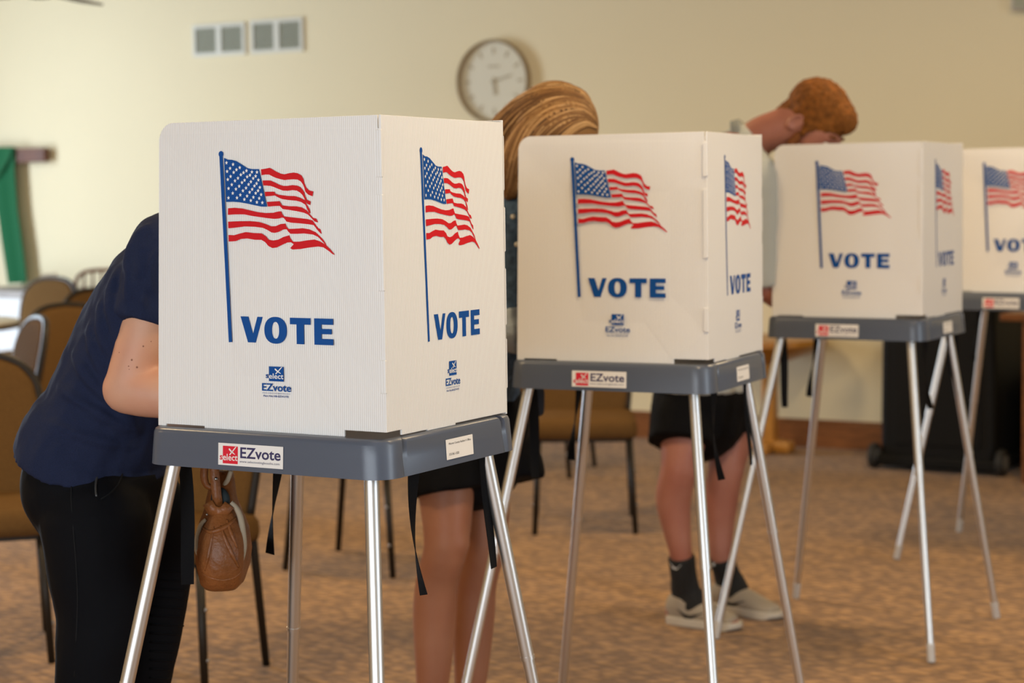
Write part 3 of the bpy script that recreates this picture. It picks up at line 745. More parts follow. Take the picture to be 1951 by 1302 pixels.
shrt.loft([J(900, 880, 4.97), J(893, 830, 4.97), J(893, 780, 4.97), J(897, 735, 4.96)], [(.165, .125), (.185, .150), (.18, .142), (.15, .118)], L2)
shrt.loft([J(848, 830, 4.90), J(855, 890, 4.87), J(862, 938, 4.86)], [(.10, .098), (.104, .100), (.106, .104)], L2, flat1=True)
shrt.loft([J(930, 820, 5.06), J(960, 880, 5.03), J(968, 918, 5.02)], [(.10, .095), (.102, .095), (.104, .092)], L2, flat1=True)
remesh('shorts', shrt, .008, M_BLACKS, w2, W2, 3, disp=[(.07, .014)])
bt_ = MB()
bt_.loft([J(1012, 720, 4.83), J(1020, 750, 4.82), J(1028, 785, 4.82)], [(.03, .02), (.034, .02), (.014, .012)], L2)
remesh('jacket_tail', bt_, .006, mat('dark_denim', (.018, .025, .04), .9), w2, W2, 3)
M_BUTTON = mat('jacket_button', (.7, .66, .55), .4)
for yb in (466, 413):
    part('jacket_button', MB().ell(J(984.5 if yb > 440 else 977, yb, 4.69) - W2, .006, .006, .006), M_BUTTON, w2, smooth=True)
# hair: skull cap plus many overlapping locks swept from the parting towards the nape
def hair_mat(name, c1, c2, c3):
    m = mat(name, c2, .6, spec=.25); N = m.node_tree.nodes; L = m.node_tree.links; b = N['Principled BSDF']
    oi = N.new('ShaderNodeObjectInfo'); tc = N['Texture Coordinate']
    n = N.new('ShaderNodeTexNoise'); n.inputs['Scale'].default_value = 40; n.inputs['Detail'].default_value = 3
    L.new(tc.outputs['Object'], n.inputs['Vector'])
    ad = N.new('ShaderNodeMath'); ad.operation = 'MULTIPLY_ADD'; ad.inputs[1].default_value = .25
    mu = N.new('ShaderNodeMath'); mu.operation = 'MULTIPLY'; mu.inputs[1].default_value = .75
    L.new(oi.outputs['Random'], mu.inputs[0]); L.new(n.outputs['Fac'], ad.inputs[0]); L.new(mu.outputs[0], ad.inputs[2])
    r = N.new('ShaderNodeValToRGB'); e = r.color_ramp.elements
    e[0].position = .08; e[0].color = (*c1, 1); e[1].position = .85; e[1].color = (*c3, 1); k = e.new(.42); k.color = (*c2, 1)
    L.new(ad.outputs[0], r.inputs[0]); L.new(r.outputs[0], b.inputs['Base Color'])
    return m
M_BLOND = hair_mat('blonde_hair', (.10, .043, .014), (.29, .145, .05), (.50, .30, .13))
M_BLOND2 = hair_mat('dark_blonde_hair', (.05, .022, .008), (.13, .058, .018), (.26, .13, .045))
hr = MB().ell(P(-.018, 0, .040), .112, .094, .104, B_, 24, 16)
hr.loft([P(-.05, 0, .05), J(1000, 240, 4.82), J(955, 280, 4.84), J(945, 345, 4.80)], [(.085, .07), (.085, .066), (.08, .05), (.06, .035)], L2)
hr.loft([P(.02, -.07, .05), J(1020, 262, 4.70), J(985, 305, 4.72), J(970, 362, 4.73)], [(.04, .05), (.045, .05), (.042, .04), (.028, .026)], L2)
hr.loft([P(.05, -.06, .03), P(.055, -.075, -.03), P(.05, -.078, -.10)], [(.03, .02), (.03, .016), (.02, .012)], B_ @ Vector((1, 0, 0)))
ho = remesh('hair', hr, .007, M_BLOND2, w2, W2, 4)
bpy.context.view_layer.update()
_bt = BVHTree.FromPolygons([v.co + W2 for v in ho.data.vertices], [tuple(p.vertices) for p in ho.data.polygons])
random.seed(11)
outer = [(1127, 205), (1108, 178), (1062, 163), (1010, 172), (962, 196), (925, 222)]
inner = [(1136, 246), (1112, 238), (1085, 252), (1062, 278), (1030, 320), (1000, 370)]
midl = [(1133, 226), (1106, 205), (1062, 206), (1015, 236), (985, 290), (968, 372)]
for k in range(210):
    f = random.random()
    A_, C_ = (outer, midl) if f < .62 else (midl, inner); g = f/.62 if f < .62 else (f-.62)/.38
    jx, jy = random.uniform(-7, 7), random.uniform(-6, 6)
    ctl = [(a[0]+(c_[0]-a[0])*g + jx*q, a[1]+(c_[1]-a[1])*g + jy*q) for q, (a, c_) in enumerate(zip(A_, C_), 0) for q in (min(q, 2)/2+.3,)]
    cp, _ = spline([Vector((x, y, 0)) for x, y in ctl], [(1, 1)]*6, 5)
    pl = on_surface(_bt, [(p.x, p.y) for p in cp], .0015)
    if len(pl) < 8: continue
    n = len(pl); r0 = random.uniform(.0022, .0048)
    good = all((pl[i+1]-pl[i]).length < .06 for i in range(n-1))
    if not good: continue
    part('hair_lock', MB().tube([p - W2 for p in pl], [r0*(.35+.65*min(1, 4*i/n, 4*(n-1-i)/n+.15)) for i in range(n)], 7), M_BLOND if random.random() < .7 else M_BLOND2, w2, smooth=True)

# ---- red-haired man at the third booth
W3 = Vector((at(1340, 900, 6.31).x, at(1340, 900, 6.31).y, 0))
L3 = Vector((.02, 1, 0)).normalized(); F3 = Vector((1, -.02, 0)).normalized()
w3 = thing('person', 'person with short red hair, grey shirt, black shorts and trainers at the third booth', 'person', W3)
sp = [J(1332, 735, 6.31), J(1336, 640, 6.30), J(1345, 540, 6.29), J(1368, 420, 6.27), J(1395, 320, 6.25), J(1440, 266, 6.22)]
body = MB().loft(sp, [(.165, .12), (.15, .11), (.155, .115), (.185, .12), (.185, .10), (.062, .062)], L3)
headc = J(1546, 240, 6.17)
body.loft([sp[4], sp[5], J(1484, 246, 6.19), J(1530, 232, 6.17)], [.07, .062, .062, .068], L3)
HF, HU = Vector((.62, -.06, -.72)), Vector((.72, 0, .62))
P, B_ = add_head(body, headc, HF, HU, 1.06)
rl = [J(1305, 800, 6.23), J(1300, 850, 6.21), J(1293, 895, 6.19), J(1283, 950, 6.22), J(1289, 1005, 6.23), J(1298, 1060, 6.24)]
ll = [J(1378, 790, 6.42), J(1388, 850, 6.40), J(1383, 895, 6.38), J(1374, 950, 6.40), J(1372, 1005, 6.41), J(1374, 1060, 6.41)]
lr = [.085, .070, .058, .057, .046, .036]
heel_r, toe_r = on_z(1274, 1186), on_z(1412, 1203)
heel_l, toe_l = on_z(1360, 1160), on_z(1490, 1183)
ank = []
for pts, h_, t_ in ((rl, heel_r, toe_r), (ll, heel_l, toe_l)):
    d_ = (t_-h_).normalized(); an = h_ + d_*.065 + Vector((0, 0, .095)); ank.append(an)
    body.loft(pts + [an], lr + [.034], L3); foot(body, an, d_, .22)
    body.ell(pts[2] + F3*.02, .042, .045, .05)
sh_r, el_r, wr_r = J(1436, 345, 6.09), J(1440, 535, 6.11), J(1505, 588, 6.13)
sh_l, el_l, wr_l = J(1425, 340, 6.42), J(1450, 530, 6.40), J(1530, 585, 6.25)
for a, e, w_, sgn in ((sh_r, el_r, wr_r, 1), (sh_l, el_l, wr_l, -1)):
    body.loft([a, e], [.056, .046], F3); body.loft([e, w_], [.045, .03], (0, 0, 1)); add_hand(body, w_, (1, .1*sgn, -.15), (0, 0, -1), (0, sgn, 0))
remesh('body', body, .0065, M_SKIN3, w3, W3, 5); add_eyes(P, w3, W3, 1.06)
st = MB()
st.loft([J(1332, 745, 6.31)] + sp[1:5] + [J(1420, 282, 6.23)], [(.185, .145), (.172, .135), (.175, .138), (.205, .142), (.205, .125), (.085, .08)], L3, flat0=True)
st.loft([J(1418, 318, 6.12), sh_r, J(1442, 450, 6.10), J(1446, 548, 6.11)], [.078, .082, .074, .066], F3, flat1=True)
st.loft([J(1410, 320, 6.36), sh_l, J(1440, 470, 6.41)], [.075, .08, .07], F3, flat1=True)
remesh('shirt', st, .009, M_GREYT, w3, W3, 3, disp=[(.09, .014)])
cl = MB().loft([J(1410, 270, 6.24), J(1426, 262, 6.23)], [(.078, .074), (.070, .068)], L3, flat0=True, flat1=True)
remesh('collar', cl, .007, M_COLLAR, w3, W3, 2)
sh = MB()
sh.loft([J(1336, 800, 6.32), J(1334, 760, 6.32), J(1332, 715, 6.31)], [(.175, .135), (.19, .145), (.175, .132)], L3)
sh.loft([J(1302, 780, 6.25), J(1298, 815, 6.22), J(1296, 846, 6.20)], [(.105, .100), (.108, .102), (.110, .103)], L3, flat1=True)
sh.loft([J(1376, 770, 6.42), J(1386, 805, 6.41), J(1390, 832, 6.40)], [(.102, .098), (.104, .098), (.105, .098)], L3, flat1=True)
remesh('shorts', sh, .009, M_BLACKS, w3, W3, 3, disp=[(.08, .014)])
# hair, beard, eyebrow
M_RED_H = mat('red_hair', (.20, .070, .012), .8, bump=(160, .8, (1, 1, .4)), var=(55, .45), spec=.2)
M_BEARD = mat('red_beard', (.20, .062, .010), .8, bump=(200, .6))
hm = MB(); s = 1.06
hm.ell(P(-.018, 0, .047), .104*s, .087*s, .094*s, B_, 26, 18)
hm.loft([P(-.050, 0, .03), P(-.072, 0, -.03), P(-.082, 0, -.085)], [(.074*s, .052*s), (.062*s, .040*s), (.045*s, .022*s)], B_ @ Vector((0, 1, 0)))
for sd in (-1, 1): hm.loft([P(.02, sd*.066, .05), P(.022, sd*.075, .01), P(.022, sd*.073, -.015)], [(.02, .012), (.014, .008), (.01, .006)], B_ @ Vector((1, 0, 0)))
hm.ell(P(.035, 0, .084), .066*s, .060*s, .048*s, B_, 22, 14)
remesh('hair', hm, .005, M_RED_H, w3, W3, 2, disp=[(.010, .012)])
bd = MB()
bd.loft([P(.015, -.068, -.03), P(.026, -.060, -.07), P(.055, -.035, -.098), P(.072, 0, -.104), P(.055, .035, -.098), P(.026, .060, -.07), P(.015, .068, -.03)],
        [(.012, .016), (.02, .02), (.022, .024), (.022, .026), (.022, .024), (.02, .02), (.012, .016)], B_ @ Vector((0, 0, 1)))
remesh('beard', bd, .006, M_BEARD, w3, W3, 2, disp=[(.012, .006)])
for sd in (-1, 1):
    part('eyebrow', MB().tube([p - W3 for p in (P(.088, sd*.018, .036), P(.088, sd*.034, .041), P(.078, sd*.052, .036))], [.004, .005, .003], 8, sub=2), M_BEARD, w3, smooth=True)
# socks and trainers
def shoe(h_, t_, an, name_sock, side):
    d_ = (t_-h_).normalized(); l = Vector((-d_.y, d_.x, 0)); ln = (t_-h_).length; Z = Vector((0, 0, 1))
    top = pts_at
    sk = MB().loft([top, top*.5+an*.5, an + Z*.01, an + d_*.03 - Z*.03], [(.044, .044), (.042, .043), (.043, .05), (.04, .05)], l, flat0=True)
    so = remesh(name_sock, sk, .006, M_SOCK, w3, W3, 2)
    sh_ = part_shoe = MB()
    G = lambda a, z: h_ + d_*(ln*a) + Z*z
    sh_.loft([G(.10, .050), G(.26, .052), G(.45, .047), (G(.66, .036)), G(.86, .029)], [(.033, .052), (.037, .055), (.040, .042), (.046, .030), (.040, .022)], l)
    sh_.loft([G(.20, .06), G(.27, .088)], [(.042, .052), (.044, .052)], l, flat1=True)
    up_ = remesh('shoe', sh_, .006, M_SHOE, w3, W3, 3)
    out = []
    prof = [(0, .018), (.02, .028), (.1, .037), (.3, .039), (.5, .041), (.7, .048), (.85, .045), (.95, .033), (1.0, .012)]
    ring = [(ln*a, b) for a, b in prof] + [(ln*a, -b) for a, b in reversed(prof)]
    sm = MB().prism(ring, lambda u, v, t: h_ + d_*u + l*v + Z*(t + (.010 if u > ln*.9 else 0)*(t < .01)), .0005, .028)
    sm.v = [v - W3 for v in sm.v]
    part('shoe_sole', sm, M_SOLE, up_, smooth=True, sharp=40, bevel=.003)
    # tick mark on the outer side
    bpy.context.view_layer.update()
    bt = BVHTree.FromPolygons([v.co + W3 for v in up_.data.vertices], [tuple(p.vertices) for p in up_.data.polygons])
    def wrap(pts, name, mt, par, bt):
        vs = []
        for (a, z) in pts:
            o_ = h_ + d_*(ln*a) + Z*z - l*.2
            hh, nn, _, _ = bt.ray_cast(o_, l)
            if hh is None: return
            vs.append(hh + nn*.0045 - W3)
        part(name, MB().add(vs, [tuple(range(len(vs)))]), mt, par)
    wrap([(.20, .062), (.30, .044), (.38, .040), (.60, .055), (.39, .030), (.30, .030)], 'tick_mark', M_TICK, up_, bt)
    bt2 = BVHTree.FromPolygons([v.co + W3 for v in so.data.vertices], [tuple(p.vertices) for p in so.data.polygons])
    vs = []
    for (a, z) in ((-.022, .022), (-.010, .010), (.000, .008), (.020, .018), (.002, .000), (-.012, .002)):
        o_ = top*.72 + an*.28 + d_*a + Z*z - l*.2
        hh, nn, _, _ = bt2.ray_cast(o_, l)
        if hh is None: return
        vs.append(hh + nn*.0015 - W3)
    part('tick_mark', MB().add(vs, [tuple(range(len(vs)))]), M_TICKW, so)
pts_at = rl[-1]; shoe(heel_r, toe_r, ank[0], 'sock', -1)
pts_at = ll[-1]; shoe(heel_l, toe_l, ank[1], 'sock', -1)
# ------------------------------------------------------------------ handbag hanging at the nearest booth
M_LEATHER = mat('tan_leather', (.19, .064, .017), .45, var=(14, .3), bump=(110, .25), spec=.4)
M_ZTAPE = mat('beige_zip_tape', (.40, .33, .24), .8, bump=(900, .4))
M_LINING = mat('dark_lining', (.01, .02, .025), .8)
M_RIVET = mat('steel_rivet', (.35, .35, .36), .3, 1.0)
DB = 3.62
HB = Vector((at(425, 1010, DB).x, at(425, 1010, DB).y, 0))
hb = thing('handbag', 'tan leather handbag with beige zips hanging under the nearest booth', 'handbag', HB)
fwd = Vector((ray(425, 1010).x, ray(425, 1010).y, 0)).normalized(); sde = Vector((fwd.y, -fwd.x, 0))     # bag is seen end-on
def rowb(py, xl, xr, dep):
    c = at((xl+xr)/2, py, DB) - HB; hw = (xr-xl)/2/FPX*DB
    return c, hw, dep
rows = [(1114, 400, 444, .05), (1109, 388, 456, .09), (1097, 379, 466, .115), (1065, 373, 473, .13), (1035, 373, 475, .135), (1005, 377, 472, .13), (985, 384, 466, .12), (968, 391, 458, .105), (950, 395, 452, .09), (930, 399, 449, .075), (908, 406, 446, .06), (893, 412, 442, .05)]
bag = MB(); rr = []
for i, (py, xl, xr, dp) in enumerate(rows):
    c, hw, dp = rowb(py, xl, xr, dp); n = 28; ring = []
    for k in range(n):
        a = 2*pi*k/n; ca, sa = cos(a), sin(a)
        q = .66
        fold = 1 + (.07*sin(5*a + i*.55) + .04*sin(9*a - i*.8))*(1 if 2 < i < 9 else .35)
        ring.append(c + sde*(math.copysign(abs(ca)**q, ca)*hw*fold) + fwd*(math.copysign(abs(sa)**q, sa)*dp))
    rr.append(ring)
bag.rings(rr)
bgo = part('bag_body', bag, M_LEATHER, hb, smooth=True)
_bt = BVHTree.FromPolygons([v.co + HB for v in bgo.data.vertices], [tuple(p.vertices) for p in bgo.data.polygons])
for pts_, r_ in (([(420, 1002), (430, 1030), (443, 1058), (455, 1082)], .0040), ([(408, 1004), (402, 1035), (396, 1065), (390, 1088)], .0035), ([(386, 1006), (400, 1014), (418, 1010), (436, 1000), (450, 986)], .0050),
                 ([(384, 1092), (400, 1101), (425, 1106), (448, 1100), (462, 1086)], .0022), ([(432, 990), (440, 1015), (452, 1045)], .0035)):
    cp_, _ = spline([Vector((x_, y_, 0)) for x_, y_ in pts_], [(1, 1)]*len(pts_), 5)
    pl_ = on_surface(_bt, [(p_.x, p_.y) for p_ in cp_], .0)
    if len(pl_) > 4: part('pleat', MB().tube([p_ - HB for p_ in pl_], [r_*(.25 + .75*sin(pi*(i_+.5)/len(pl_))) for i_ in range(len(pl_))], 8), M_LEATHER, hb, smooth=True)
ol = lambda pts, d: [at(x, y, d) - HB for x, y in pts]
part('zip', MB().tube(ol([(440, 958), (450, 968), (458, 985), (462, 1010), (464, 1040), (460, 1062), (452, 1082)], DB-.092), [.0045, .005, .0055, .006, .0065, .0065, .006], 8, sub=3), M_ZTAPE, hb, smooth=True)
part('zip', MB().tube(ol([(392, 990), (383, 1000), (377, 1018), (374, 1040), (380, 1060), (387, 1078)], DB-.085), [.003, .004, .004, .005, .005, .005], 8, sub=3), M_ZTAPE, hb, smooth=True)
part('zip', MB().tube(ol([(440, 898), (434, 915), (424, 932), (432, 950)], DB-.06), [.004, .0045, .004, .004], 8, sub=3), M_ZTAPE, hb, smooth=True)
part('opening', MB().ell(at(420, 952, DB-.075) - HB, .020, .012, .022), M_LINING, hb, smooth=True)
part('mouth_flap', MB().ribbon(ol([(396, 958), (404, 972), (416, 977), (428, 974), (437, 962)], DB-.098), [(0, 0, 1)]*5, .020, .004), M_LEATHER, hb, smooth=True)
part('handle', MB().ribbon(ol([(416, 966), (413, 945), (411, 925), (409, 908), (408, 890), (404, 860)], DB-.094), [sde]*6, .017, .003), M_LEATHER, hb, smooth=True)
part('handle', MB().tube(ol([(392, 862), (390, 890), (389, 910), (394, 925), (404, 930)], DB-.088), [.006, .007, .007, .006, .005], 10, sub=3), M_LEATHER, hb, smooth=True)
part('rivet', MB().ell(at(411.5, 913, DB-.0985) - HB, .0034, .0034, .0034), M_RIVET, hb, smooth=True)
for x, y in ((394, 981), (434, 977)):
    part('rivet', MB().ell(at(x, y, DB-.097) - HB, .0022, .0022, .0022), M_RIVET, hb, smooth=True)

# ------------------------------------------------------------------ banquet chairs
def make_chair(label, loc, rz):
    # faces -Y; origin on the floor under the middle of the seat
    t = thing('banquet_chair', label, 'chair', loc, rz, 'brown banquet chairs')
    w_, d_ = .205, .205
    seat = MB(); rr = []
    def rect(hx, hy, r, z, bow=0):
        P = []
        for cx, cy, a0 in ((hx-r, -hy+r, 270), (hx-r, hy-r, 0), (-hx+r, hy-r, 90), (-hx+r, -hy+r, 180)):
            for k in range(5): a = R(a0+90*k/4); P.append(Vector((cx+r*cos(a), cy+r*sin(a), z)))
        return P
    for hx, hy, r, z in ((.19, .19, .03, .385), (.212, .212, .04, .392), (.218, .218, .05, .415), (.216, .216, .05, .445), (.205, .205, .05, .464), (.17, .17, .05, .472), (.08, .08, .03, .475)):
        rr.append(rect(hx, hy, r, z))
    part('seat', seat.rings(rr), M_FABRIC, t, smooth=True)
    # crowned back: outline in x,z leaning backwards
    half = [(.185, .44), (.198, .56), (.208, .68), (.207, .76), (.192, .82), (.152, .866), (.090, .892), (0, .90)]
    ol_ = half + [(-x, z) for x, z in reversed(half[:-1])]
    lean = lambda z: .195 + (z-.44)*.22
    def bf(x, z, t_): return Vector((x, lean(z) + t_ + .02*(x/.2)**2*-1, z))
    pad = MB(); rr = []
    for f, tt in ((.86, -.026), (.95, -.020), (.985, -.008), (.985, .008), (.95, .016), (.86, .020)):
        cz = .64; rr.append([bf(x*f, cz+(z-cz)*f, tt) for x, z in ol_])
    part('backrest', pad.rings(rr), M_FABRIC, t, smooth=True)
    fr = [bf(x, z, -.003) for x, z in ol_]
    part('back_frame', MB().tube(fr, .0135, 10, sub=2), M_FRAME, t, smooth=True)
    ap = MB()
    for a, b in (((-.195, -.195, .375), (.195, -.175, .392)), ((-.195, .175, .375), (.195, .195, .392)), ((-.195, -.175, .375), (-.175, .175, .392)), ((.175, -.175, .375), (.195, .175, .392))):
        ap.box2(a, b)
    part('seat_frame', ap, M_FRAME, t)
    for sx in (-1, 1):
        lg = part('leg', MB().tube([(sx*.185, -.185, .39), (sx*.205, -.215, .0)], [.0135, .0115], 10), M_FRAME, t, smooth=True)
        for z in (.26, .12):
            part('bumper', MB().ell((sx*(.185+.02*(1-z/.39)) + sx*.012, -.185-.03*(1-z/.39), z), .006, .006, .006), M_RIVET, lg, smooth=True)
        part('leg', MB().tube([(sx*.185, .20, .45), (sx*.19, .19, .39), (sx*.205, .235, .0)], [.0135, .0135, .0115], 10), M_FRAME, t, smooth=True)
    return t
def chair_from_feet(pf, ang):     # floor point under the middle and heading
    return (pf.x, pf.y, 0), ang
V2 = lambda x, y: Vector((x, y, 0))
chN1 = make_chair('brown banquet chair under the second booth, seat towards the camera', (-3.74, 7.16, 0), R(28))
C = lambda px, py, d: V2(at(px, py, d).x, at(px, py, d).y)
dup(chN1, (-4.66, 8.46, 0), R(100), 'brown banquet chair farther back behind the one under the second booth')
dup(chN1, (-4.095, 6.06, 0), R(96), 'brown banquet chair behind the nearest booth, only its legs in view')
dup(chN1, (-3.62, 4.33, 0), R(15), 'brown banquet chair hidden behind the person in navy, only legs in view')
dup(chN1, C(-48, 900, 6.0), R(45), 'large brown banquet chair cut off by the left edge, seat towards the camera')
dup(chN1, C(44, 640, 11.7), R(2), 'brown banquet chair with crowned back below the green cloth')
dup(chN1, C(178, 640, 8.8), R(68), 'brown banquet chair touching the navy sleeve, front one of two')
dup(chN1, C(232, 640, 10.2), R(70), 'brown banquet chair peeping out behind the one by the navy sleeve')
dup(chN1, C(-56, 680, 8.0), R(-32), 'brown banquet chair seen edge-on at the left frame edge')
# ------------------------------------------------------------------ round table
M_TOP = mat('pale_laminate', (.62, .54, .40), .4)
M_EDGE = mat('dark_table_edge', (.06, .035, .02), .5)
c = C(-186, 620, 10.4)
rt = thing('round_table', 'round pale-topped folding table at the left frame edge', 'table', c)
part('tabletop', MB().lathe([(.60, .725), (.605, .735), (.60, .742), (.02, .742)], 48), M_TOP, rt, smooth=True, sharp=30)
part('apron', MB().lathe([(.595, .70), (.605, .702), (.605, .724), (.595, .726)], 48), M_EDGE, rt, smooth=True, sharp=30)
for k in range(4):
    a = R(45+90*k); part('leg', MB().tube([(.42*cos(a), .42*sin(a), .71), (.46*cos(a), .46*sin(a), 0)], .014, 10), M_FRAME, rt, smooth=True)
# ------------------------------------------------------------------ wooden spindle chair, cross, cloth, draped table
M_CHERRY = wood('cherry_wood', (.10, .035, .015), (.20, .07, .028), (8, 8, 1), .4)
M_CROSS = wood('dark_cross_wood', (.085, .026, .010), (.17, .055, .020), (1, 8, 8), .55)
M_GREEN = mat('green_cloth', (.004, .105, .038), .8, bump=(8, .3, (1, 1, .15)), sheen=.2, spec=.2)
def spindle_chair():
    c = C(182, 560, 12.2); t = thing('spindle_chair', 'brown wooden spindle-back chair by the cream wall', 'chair', c, R(25))
    rr = []
    for hx, hy, z in ((.19, .18, .42), (.21, .20, .43), (.21, .20, .452), (.2, .19, .46)):
        rr.append([Vector((hx*math.copysign(abs(cos(a))**.5, cos(a)), hy*math.copysign(abs(sin(a))**.5, sin(a)), z)) for a in [2*pi*k/24 for k in range(24)]])
    part('seat', MB().rings(rr), M_CHERRY, t, smooth=True, sharp=40)
    part('back_bow', MB().tube([(-.19, .17, .45), (-.20, .20, .70), (-.19, .225, .86), (-.13, .24, .915), (0, .245, .925), (.13, .24, .915), (.19, .225, .86), (.20, .20, .70), (.19, .17, .45)], .013, 10, sub=4), M_CHERRY, t, smooth=True)
    part('back_rail', MB().tube([(-.2, .195, .68), (0, .21, .685), (.2, .195, .68)], .016, 10, sub=3), M_CHERRY, t, smooth=True)
    for k in range(6):
        x = -.14 + .056*k
        part('spindle', MB().tube([(x*.9, .175, .455), (x, .21, .69), (x*1.02, .242, .92)], [.008, .011, .007], 8, sub=2), M_CHERRY, t, smooth=True)
    for sx in (-1, 1):
        for sy in (-1, 1):
            part('leg', MB().tube([(sx*.15, sy*.14, .43), (sx*.17, sy*.165, .22), (sx*.19, sy*.19, 0)], [.014, .02, .012], 10, sub=2), M_CHERRY, t, smooth=True)
    cu = MB().ell((0, 0, .492), .17, .16, .030); tag(part('cushion', cu, mat('pink_fabric', (.5, .05, .14), .9), None, smooth=True, loc=c), 'small pink cushion on the wooden spindle-back chair', 'cushion')
spindle_chair()
YC = YB - .05
cr = on_y(89, 296, YC); crl = on_y(-175, 296, YC); ct = on_y(40, 283, YC).z; cb = on_y(40, 310, YC).z
xm = on_y(-45, 300, YC).x
kx = thing('wall_cross', 'dark wooden cross on the cream wall at the left frame edge', 'cross', (xm, YB, 0))
part('cross_beam', MB().box2((2*0+ (crl.x-xm), -.075, cb), (cr.x-xm, -.025, ct)), M_CROSS, kx, bevel=.004)
part('upright', MB().box2((-.055, -.078, .62), (.055, -.022, ct+.55)), M_CROSS, kx, bevel=.004)
part('wall_bracket', MB().box2((-.03, -.024, ct-.2), (.03, 0, ct)), M_FRAME, kx)
# green cloth draped over the beam: a sash passing behind, one tail hanging slanted
def yq(px, py, dy): return on_y(px, py, YB-dy)
gp = thing('draped_cloth', 'long green cloth hung over the dark wooden cross', 'cloth', (xm, YB, 0))
O_ = Vector((xm, YB, 0))
def sheet(px_l, px_r, dy):
    n = len(px_l); vs = []; fs = []
    m_ = 6
    for (a, b) in zip(px_l, px_r):
        for k in range(m_+1):
            f = k/m_; p = yq(a[0]+(b[0]-a[0])*f, a[1]+(b[1]-a[1])*f, dy + .008*sin(f*7)); vs.append(p - O_)
    for i in range(n-1):
        for k in range(m_): fs.append((i*(m_+1)+k, i*(m_+1)+k+1, (i+1)*(m_+1)+k+1, (i+1)*(m_+1)+k))
    base = len(vs); vs += [v + Vector((0, .006, 0)) for v in vs]
    fs += [tuple(base+i for i in reversed(f)) for f in fs]
    return MB().add(vs, fs)
part('hanging_tail', sheet([(-25, 283), (-14, 330), (-6, 400), (4, 470), (15, 541)], [(28, 281), (27, 318), (33, 400), (43, 470), (51, 539)], .085), M_GREEN, gp, smooth=True)
part('draped_fold', sheet([(-30, 281), (-30, 300), (-28, 330), (-26, 360)], [(26, 280), (16, 305), (4, 325), (-8, 345)], .10), M_GREEN, gp, smooth=True)
# low draped table under the cross
M_CLOTHW = mat('white_linen', (.74, .76, .78), .85, bump=(10, .2))
M_GREYW = wood('grey_table_wood', (.22, .19, .17), (.34, .30, .27), (1, 6, 6), .5)
ta = on_y(-60, 552, YB-.45); tb = on_y(112, 552, YB-.45); zt = .80
tt = thing('altar_table', 'low grey wooden table with white cloth under the cross', 'table', ((ta.x+tb.x)/2, YB-.32, 0))
hx = (tb.x-ta.x)/2
part('tabletop', MB().box2((-hx, -.25, zt-.05), (hx, .25, zt)), M_GREYW, tt, bevel=.006)
part('cloth_drop', MB().box2((-hx+.12, -.256, .2), (hx-.2, -.250, zt-.05)), M_CLOTHW, tt)
for sx in (-1, 1):
    for sy in (-1, 1): part('leg', MB().box2((sx*hx-sx*.06-.03, sy*.2-.03, 0), (sx*hx-sx*.06+.03, sy*.2+.03, zt-.05)), M_GREYW, tt)
pc = Vector((tb.x-.10, YB-.42, zt))
cdn = MB()
cdn.add([(-.055, -.03, 0), (.05, -.03, 0), (.05, 0, .105), (-.055, 0, .105), (-.055, .03, 0), (.05, .03, 0), (-.055, -.027, 0), (.05, -.027, 0), (.05, 0, .100), (-.055, 0, .100), (-.055, .027, 0), (.05, .027, 0)],
        [(0, 1, 2, 3), (3, 2, 5, 4), (7, 6, 9, 8), (8, 9, 10, 11), (0, 6, 7, 1), (4, 5, 11, 10)])
o = tag(part('tent_card', cdn, mat('white_paper', (.9, .92, .93), .6), None, loc=pc), 'folded white tent card standing on the low table', 'card')
o.rotation_euler = (0, 0, R(60))
# ------------------------------------------------------------------ wall clock
cc = on_y(943, 155, YB); rc = .238
ck = thing('wall_clock', 'round wall clock with thin brown rim on the cream wall', 'clock', (cc.x, YB, cc.z))
M_RIM = mat('bronze_rim', (.30, .22, .12), .5, .2)
M_FACE = mat('pale_clock_face', (.66, .64, .52), .7)
M_HAND = mat('clock_marks', (.42, .37, .26), .6)
part('rim', MB().rings([[Vector((r_*cos(2*pi*k/64), y_, r_*sin(2*pi*k/64))) for k in range(64)] for r_, y_ in ((rc-.015, -.012), (rc-.012, -.038), (rc-.005, -.044), (rc, -.038), (rc, 0))], True, False, False), M_RIM, ck, smooth=True)
part('face', MB().rings([[Vector((r_*cos(2*pi*k/64), y_, r_*sin(2*pi*k/64))) for k in range(64)] for r_, y_ in ((.001, -.012), (rc-.012, -.012))], True, False, False), M_FACE, ck)
for k in range(12):
    a = 2*pi*k/12; r_ = .175; rot = Matrix.Rotation(a, 3, 'Y')
    part('hour_mark', MB().box(rot @ Vector((0, -.0135, r_)), (.014, .002, .036), rot), M_HAND, ck)
for ang, ln, wd in ((75, .135, .010), (174, .10, .014)):
    rot = Matrix.Rotation(R(ang), 3, 'Y')
    part('clock_hand', MB().box(rot @ Vector((0, -.018, ln/2-.02)), (wd, .002, ln), rot), M_HAND, ck)
part('hub', MB().lathe([(.012, -.022), (.012, -.012)], 16, axis='y'), M_HAND, ck)
part('dial_band', MB().box((0, -.0135, .085), (.075, .002, .012)), M_HAND, ck)
